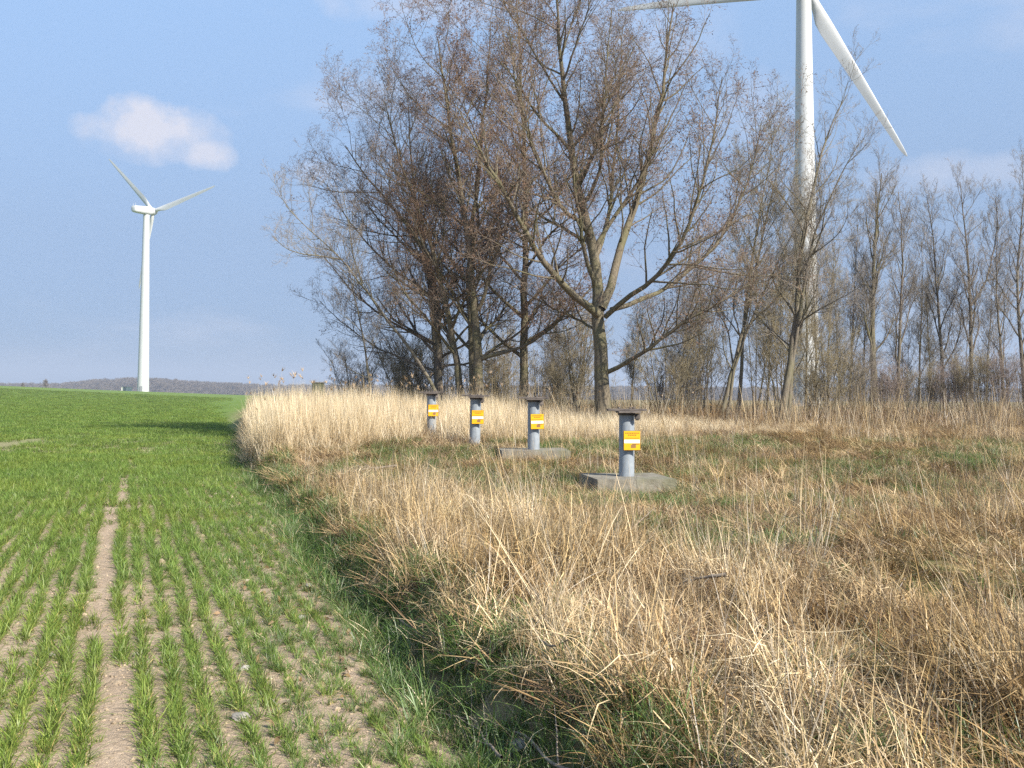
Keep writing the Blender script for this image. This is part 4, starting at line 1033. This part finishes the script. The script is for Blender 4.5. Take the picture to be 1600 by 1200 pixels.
# ---- wind turbines
def mat_turb():
    s = NT('turbine_white'); n = s.noise(.25, 4); n2 = s.noise(2.0, 4)
    col = s.mix(s.mapr(n, .4, .7, 0, .3), (.50, .51, .505), (.43, .44, .43))
    s.principled(col, .38, bump=n2, bstr=.02, spec=.45); return s.m
tw_m = mat_turb(); tdark = mat_paint('turbine_grey', (.25, .26, .27), .5, (.2, .2, .2))
def loft(bm, rings, cap=True):
    prev = None; first = None
    for rg in rings:
        vs = [bm.verts.new(p) for p in rg]
        if prev:
            n = len(vs)
            for j in range(n): bm.faces.new((prev[j], prev[(j + 1) % n], vs[(j + 1) % n], vs[j]))
        else: first = vs
        prev = vs
    if cap: bm.faces.new(first[::-1]); bm.faces.new(prev)
def make_turbine(label, base, hubz, Rb, r_base, r_top, axis_az, phase, scale=1.0):
    root = empty('wind_turbine', base); tag(root, label, 'wind turbine', 'wind turbines')
    bz = base[2]; H = hubz - bz; S = scale
    bm = bmesh.new(); rings = []; nz = 30; ztop = H - 1.55 * S
    for k in range(nz + 1):
        z = -1.5 + (ztop + 1.5) * k / nz; r = r_base + (r_top - r_base) * k / nz
        rings.append([(r * math.cos(a), r * math.sin(a), z) for a in np.arange(48) * 2 * math.pi / 48])
    loft(bm, rings); tower = obj('tower', bm, tw_m, root, True)
    for k in (1, 2):                                                       # flanged section joints
        z = ztop * k / 3; r = r_base + (r_top - r_base) * (z + 1.5) / (ztop + 1.5) + .012
        bm = bmesh.new(); cyl(bm, (0, 0, z), r, r, .10, 48); obj('flange', bm, tw_m, tower, True)
    bm = bmesh.new(); box(bm, 0, -r_base - .0, 1.6, .9, .16, 2.1, .04); obj('door', bm, tdark, tower)
    A = Vector((math.sin(axis_az), math.cos(axis_az), 0)); tilt = R(4)
    A = (A * math.cos(tilt) + Vector((0, 0, math.sin(tilt)))).normalized()
    Hh = Vector((math.cos(axis_az), -math.sin(axis_az), 0)); U = Hh.cross(A).normalized()
    if U.z < 0: U = -U
    hc = Vector((0, 0, H)) + A * 3.4 * S
    def P(a, h, u): return tuple(Vector((0, 0, H)) + A * a * S + Hh * h * S + U * u * S)
    bm = bmesh.new(); rings = []                                            # nacelle: rounded box, tapering to the tail
    for a, wv, hv, up in ((-6.6, .7, .75, .1), (-6.45, 1.0, 1.05, .08), (-5.9, 1.18, 1.2, .05), (-3, 1.35, 1.38, 0), (0, 1.45, 1.5, 0), (1.6, 1.42, 1.48, 0), (2.3, 1.2, 1.25, 0)):
        rg = []
        for th in np.arange(28) * 2 * math.pi / 28:
            c, s = math.cos(th), math.sin(th); e = .62
            rg.append(P(a, wv * math.copysign(abs(c) ** e, c), up + hv * math.copysign(abs(s) ** e, s)))
        rings.append(rg)
    loft(bm, rings); nac = obj('nacelle', bm, tw_m, root, True)
    bm = bmesh.new(); pts = [P(-5.9, -.5, 1.15), P(-5.9, .5, 1.15)]
    for q in pts: cyl(bm, (q[0], q[1], q[2] + .5 * S), .05 * S, .04 * S, 1.1 * S, 8)
    obj('weather_mast', bm, tw_m, nac)
    bm = bmesh.new(); rings = []                                            # spinner
    for a, rr in ((2.32, 1.15), (2.6, 1.3), (3.4, 1.35), (4.2, 1.2), (4.8, .85), (5.15, .45), (5.3, .12)):
        rings.append([P(a, rr * math.cos(th), rr * math.sin(th)) for th in np.arange(28) * 2 * math.pi / 28])
    loft(bm, rings); obj('hub', bm, tw_m, root, True)
    for k in range(3):
        th = phase + k * 2 * math.pi / 3
        d = (Hh * math.cos(th) + U * math.sin(th)); e = (-Hh * math.sin(th) + U * math.cos(th))   # span, in-plane chord
        bm = bmesh.new(); rings = []
        for s in (0.03, .06, .09, .13, .18, .24, .32, .42, .54, .66, .78, .88, .95, .985, 1.0):
            if s < .075: ch, tk, rd = .052, .052, 1.0
            else:
                ch = float(np.interp(s, [.075, .13, .19, .24, .42, .66, .88, .95, .985, 1], [.052, .068, .092, .090, .072, .052, .034, .026, .016, .004]))
                tk = float(np.interp(s, [.075, .13, .19, .42, 1], [.052, .040, .028, .015, .0015])); rd = float(np.interp(s, [.075, .19], [1, 0]))
            ch *= Rb * .86; tk *= Rb; tw = R(float(np.interp(s, [0, .2, .5, 1], [14, 13, 5, 0])))
            cd = (e * math.cos(tw) + A * math.sin(tw)); td = (-e * math.sin(tw) + A * math.cos(tw))
            ctr = hc + d * (Rb * s); off = (1 - rd) * .2 * ch
            rg = []
            for a in np.arange(20) * 2 * math.pi / 20:
                c_, s_ = math.cos(a), math.sin(a)
                thick = tk * .5 * s_ * (rd + (1 - rd) * (.55 + .45 * (-c_) if True else 1))
                rg.append(tuple(ctr - cd * (c_ * ch * .5 + off * .9) + td * thick))
            rings.append(rg)
        loft(bm, rings); bmesh.ops.recalc_face_normals(bm, faces=bm.faces[:]); obj('blade', bm, tw_m, root, True)
    return root
AX = R(23)
b = at(223.5, 615, 365)
make_turbine('whole white wind turbine on the green field horizon at left', (b.x, b.y, b.z), at(233, 329, 365).z, 28.9, 2.05, 1.08, AX, R(14.5))
b = at(1259.5, 640, 152); bh = at(1254, -26, 152)
make_turbine('huge white wind turbine tower rising behind the right trees, hub cut off', (b.x, b.y, -1.0), bh.z, 30.2, 2.05, 1.08, AX, R(-62))

# ---- hunting hide beyond the reeds
m_hide = m_simple('mossy_boards', (.045, .05, .03), (.10, .105, .055), 4); m_post = m_simple('old_timber', (.11, .09, .065), (.20, .165, .12), 8)
h0 = at(497, 612, 78); zt = at(497, 598, 78).z
gz = float(height(np.array([h0.x]), np.array([78.]))[0])
root = empty('hunting_hide', (h0.x, 78, gz), R(14)); tag(root, 'small dark wooden hunting hide on legs at the left end of the copse', 'hunting hide')
zt -= gz; zb = zt - 1.0
for s in range(4):
    wv = .86; bm = bmesh.new()
    for k in range(6):
        hh = 1.0 / 6
        box(bm, 0, -wv / 2, zb + hh * (k + .5), wv - .02, .03, hh - .012)
    bmesh.ops.rotate(bm, verts=bm.verts[:], matrix=Matrix.Rotation(R(90) * s, 3, 'Z')); obj('wall', bm, m_hide, root)
bm = bmesh.new(); box(bm, 0, 0, zt + .04, 1.05, 1.05, .05, .01); obj('roof', bm, m_post, root)
bm = bmesh.new(); box(bm, 0, 0, zb - .02, .9, .9, .05); obj('floor_board', bm, m_post, root)
for sx in (-1, 1):
    for sy in (-1, 1):
        bm = bmesh.new(); cyl(bm, (sx * .36, sy * .36, (zb - .3) / 2 - .02), .05, .045, zb + .26, 10); obj('leg', bm, m_post, root)
# ---- stones in the field
m_stone = m_simple('pale_stone', (.27, .245, .205), (.42, .385, .335), 6)
STN = [(378, 1126, .040, 'largest pale stone among the wheat tufts near the bottom edge'), (470, 968, .034, 'pale stone at the field margin beside the green weeds'),
       (635, 1076, .026, 'small white stone at the field margin close to the ditch'), (80, 1025, .022, 'small white stone left of the bare wheel track'),
       (212, 1022, .022, 'small pale stone at the right edge of the bare wheel track'), (384, 1046, .03, 'flat pale stone in the wheat above the largest one'),
       (482, 915, .03, 'tan stone on the margin, farthest up toward the reeds'), (818, 1178, .055, 'flat grey stone lying below the fallen branch')]
for i, (px, py, r, lab) in enumerate(STN):
    d = CAM_M @ Vector(((px - 800) / 1600, (600 - py) / 1600 + SHIFT, -1)); k = -EYE / d.z
    x_, y_ = d.x * k, d.y * k; z_ = float(height(np.array([x_]), np.array([y_]))[0])
    bm = lump(np.random.default_rng(200 + i), 3, flat=.6); bmesh.ops.scale(bm, vec=(r * 1.15, r * .9, r), verts=bm.verts[:])
    o = obj('stone', bm, m_stone, None, True); o.location = (x_, y_, z_ + r * .32); o.rotation_euler = (0, 0, i * 1.3)
    tag(o, lab, 'stone', 'stones in the field')

# ---- fallen branches
def branch(name, label, pix, rad, seed, mat, subs=7, zoff=.06):
    r = np.random.default_rng(seed); pl = []
    for (px, py, zo) in pix:
        d = CAM_M @ Vector(((px - 800) / 1600, (600 - py) / 1600 + SHIFT, -1))
        z = 0.1
        for _ in range(12):
            k = (z - EYE) / d.z; z = float(height(np.array([d.x * k]), np.array([d.y * k]))[0]) + zo
        pl.append((d.x * k, d.y * k, z))
    pl = np.array(pl); n_ = len(pl); base_ = pl[0] + (pl[-1] - pl[0]) * np.linspace(0, 1, n_)[:, None]
    pl = base_ + (pl - base_) * .25
    org = np.array(pl[0]); p, ln = resample(np.array(pl) - org, 12); p[1:] += r.normal(0, .002, p[1:].shape)
    ra = rad * (1 - .75 * np.linspace(0, 1, 13))
    par, f, P, D, Rr = spawn(r, p[None], ra[None], np.array([subs]), .2, 1, .6, .2, .6)
    pts, rd = grow(r, P, D, ln * .35 * r.uniform(.4, 1, len(f)), np.maximum(Rr, .0025), 6, .05, .02, .4)
    v, f_ = cat_([tubes(p[None], ra[None], 8)])
    o = link(name, mesh_np(name, v, f_, True), None, mat); o.location = org
    v, f_ = tubes(pts, rd, 5); link('side_twigs', mesh_np('side_twigs', v, f_, True), o, mat)
    tag(o, label, 'branch', 'fallen branches')
m_dead = mat_bark('dead_wood', (.16, .125, .095), (.34, .28, .22), (.20, .18, .12), .3)
branch('fallen_branch', 'fallen grey branch across the dark ditch near the bottom edge', [(935, 1134, .14), (880, 1141, .10), (820, 1152, .07), (765, 1162, .03)], .010, 301, m_dead, 4)
branch('fallen_branch', 'dry forked twig bundle leaning out of the ditch over the wheat', [(785, 1060, .16), (755, 1085, .10), (735, 1105, .05), (722, 1122, .02)], .008, 302, m_dead, 9)
branch('fallen_branch', 'long pale stem lying diagonally over the bank foot grass', [(625, 968, .14), (680, 984, .15), (740, 994, .16), (812, 1004, .18)], .006, 303, m_dead, 3)
branch('fallen_branch', 'dark broken branch lying in the thatch below the near slab', [(1135, 898, .22), (1110, 905, .24), (1085, 912, .2), (1060, 925, .12)], .013, 304, m_dead, 5)
branch('fallen_branch', 'dark twig leaning in the grass just below the near slab', [(965, 845, .05), (985, 828, .14), (1005, 812, .2), (1022, 800, .24)], .01, 305, m_dead, 4)
branch('fallen_branch', 'bent straw-pale branch curving through the grass at bottom centre', [(840, 1000, .1), (870, 1012, .2), (890, 1006, .22), (910, 994, .24)], .008, 306, m_dead, 3)
branch('brush_pile', 'heap of dry grey stems at the front of the reed bed', [(620, 716, .2), (590, 724, .2), (560, 730, .12), (525, 738, .05)], .02, 307, m_dead, 30)

# ------------------------------------------------------------------ distant woods
m_wood = mat_twig('far_wood', (.10, .085, .07), (.20, .16, .12))
fw = bpy.data.collections.new('far_crown')
for i in range(6):
    q = np.random.default_rng(400 + i)
    P0 = np.zeros((1, 3)); p, ra = grow(q, P0, np.array([[0, 0, 1.]]), np.array([9.]), np.array([.35]), 6, .05, .1, .3)
    pr_ = [tubes(p, ra, 5)]
    par, f, P, D, Rr = spawn(q, p, ra, np.array([26]), .3, 1, .8, .2, .6, up=.1)
    p1, r1 = grow(q, P, D, 4.5 * (1.2 - .6 * f) * q.uniform(.7, 1.2, len(f)), np.maximum(Rr, .1), 4, .15, .06, .5); pr_.append(tubes(p1, r1, 3))
    par, f, P, D, Rr = spawn(q, p1, r1, np.full(len(p1), 12), .15, 1, .8, .25, .8)
    p2, r2 = grow(q, P, D, q.uniform(.8, 1.9, len(f)), np.full(len(f), .11), 2, .2, .08, .7); pr_.append(tubes(p2, r2, 3))
    me = mesh_np('far_crown', *cat_(pr_)); me.materials.append(m_wood); fw.objects.link(bpy.data.objects.new('far_crown_%d' % i, me))
# wooded hill: earth body
def hill_h(x, y):
    a = x / np.maximum(y, 1)
    px = 800 + 1600 * a
    top = np.interp(px, [-300, 0, 90, 150, 210, 260, 320, 400, 480, 600, 900, 1300, 1900], [3, 4, 8, 15, 18, 17, 12, 9, 6, 5, 4, 5, 6]) * y / 1600
    return top
hx = np.linspace(-1300, 1500, 180); hy = np.array([1050, 1100, 1180, 1300, 1450, 1650])
HX, HY = np.meshgrid(hx, hy)
HZ = -14 + (np.maximum(hill_h(HX, HY) - 8.0, -1) + 14) * np.array([0, .35, .75, 1, 1, .5])[:, None] * 1.0
idx = np.arange(HX.size).reshape(HX.shape)
hq = np.stack([idx[:-1, :-1], idx[:-1, 1:], idx[1:, 1:], idx[1:, :-1]], -1).reshape(-1, 4)
hill = link('hill', mesh_np('hill', np.stack([HX, HY, HZ], -1).reshape(-1, 3), hq, True), None, m_simple('hill_ground', (.10, .08, .05), (.17, .13, .08), .02))
tag(hill, 'low hill ridge on the horizon', kind='structure')
n = 9000; x = rng.uniform(-1000, 1200, n); y = rng.uniform(1060, 1420, n)
prf = np.interp(y, hy, [0, .35, .75, 1, 1, .5]); z = -14 + (np.maximum(hill_h(x, y) - 8.0, -1) + 14) * prf
k = (np.abs(x) < .56 * y) & (rng.uniform(0, 1, n) < .95); x, y, z = x[k], y[k], z[k]; n = len(x)
sv = rng.uniform(.75, 1.05, n)
scatter('distant_wood', np.stack([x, y, z - .5], -1), np.stack([np.zeros(n), np.zeros(n), rng.uniform(0, 6.28, n)], -1), np.stack([sv * 1.1, sv * 1.1, sv], -1), 6, fw,
        'hazy brown wood covering the low hill on the horizon', 'wood')
for (px, top, lab) in ((36, 597, 'tiny lone tree on the horizon at the far left edge'), (72, 592, 'tiny lone tree on the horizon, second from the left edge')):
    b = at(px, 612, 520); o = bpy.data.objects.new('lone_tree', fw.objects[0 if px < 50 else 2].data); C.objects.link(o)
    zt = at(px, top, 520).z; bz = float(height(np.array([b.x]), np.array([520.]))[0])
    o.location = (b.x, 520, bz); s_ = (zt - bz) / 11.5; o.scale = (s_ * .8, s_ * .8, s_); tag(o, lab, 'tree', 'lone trees on the horizon')
# white transformer kiosk beside the left turbine
b = at(198, 613.5, 372); gz = float(height(np.array([b.x]), np.array([372.]))[0])
root = empty('transformer_kiosk', (b.x, 372, gz)); tag(root, 'tiny pale kiosk just left of the left turbine foot', 'kiosk')
bm = bmesh.new(); box(bm, 0, 0, .7, 3.2, 2.0, 1.5, .03); obj('housing', bm, mat_paint('kiosk_cream', (.62, .62, .55), .6), root)
bm = bmesh.new(); box(bm, 0, 0, 1.5, 3.5, 2.3, .12, .02); obj('roof', bm, tdark, root)
bm = bmesh.new(); box(bm, -.4, -1.015, .7, .9, .04, 1.3); obj('door', bm, tdark, root)

# ------------------------------------------------------------------ haze
def add_haze(density):
    s = NT('haze_air'); v = s.n('ShaderNodeVolumePrincipled')
    v.inputs['Color'].default_value = (.66, .75, .90, 1); v.inputs['Density'].default_value = density
    v.inputs['Anisotropy'].default_value = 0.1
    s.l(v.outputs[0], s.out.inputs['Volume'])
    s.m.cycles.homogeneous_volume = True if hasattr(s.m, 'cycles') and hasattr(s.m.cycles, 'homogeneous_volume') else False
    bm = bmesh.new(); box(bm, 0, 3000, 47, 7400, 6300, 134)
    o = obj('haze', bm, s.m); tag(o, 'thin blue haze over the fields', 'haze', kind='stuff')
HAZE = 0.00035
if HAZE: add_haze(HAZE)
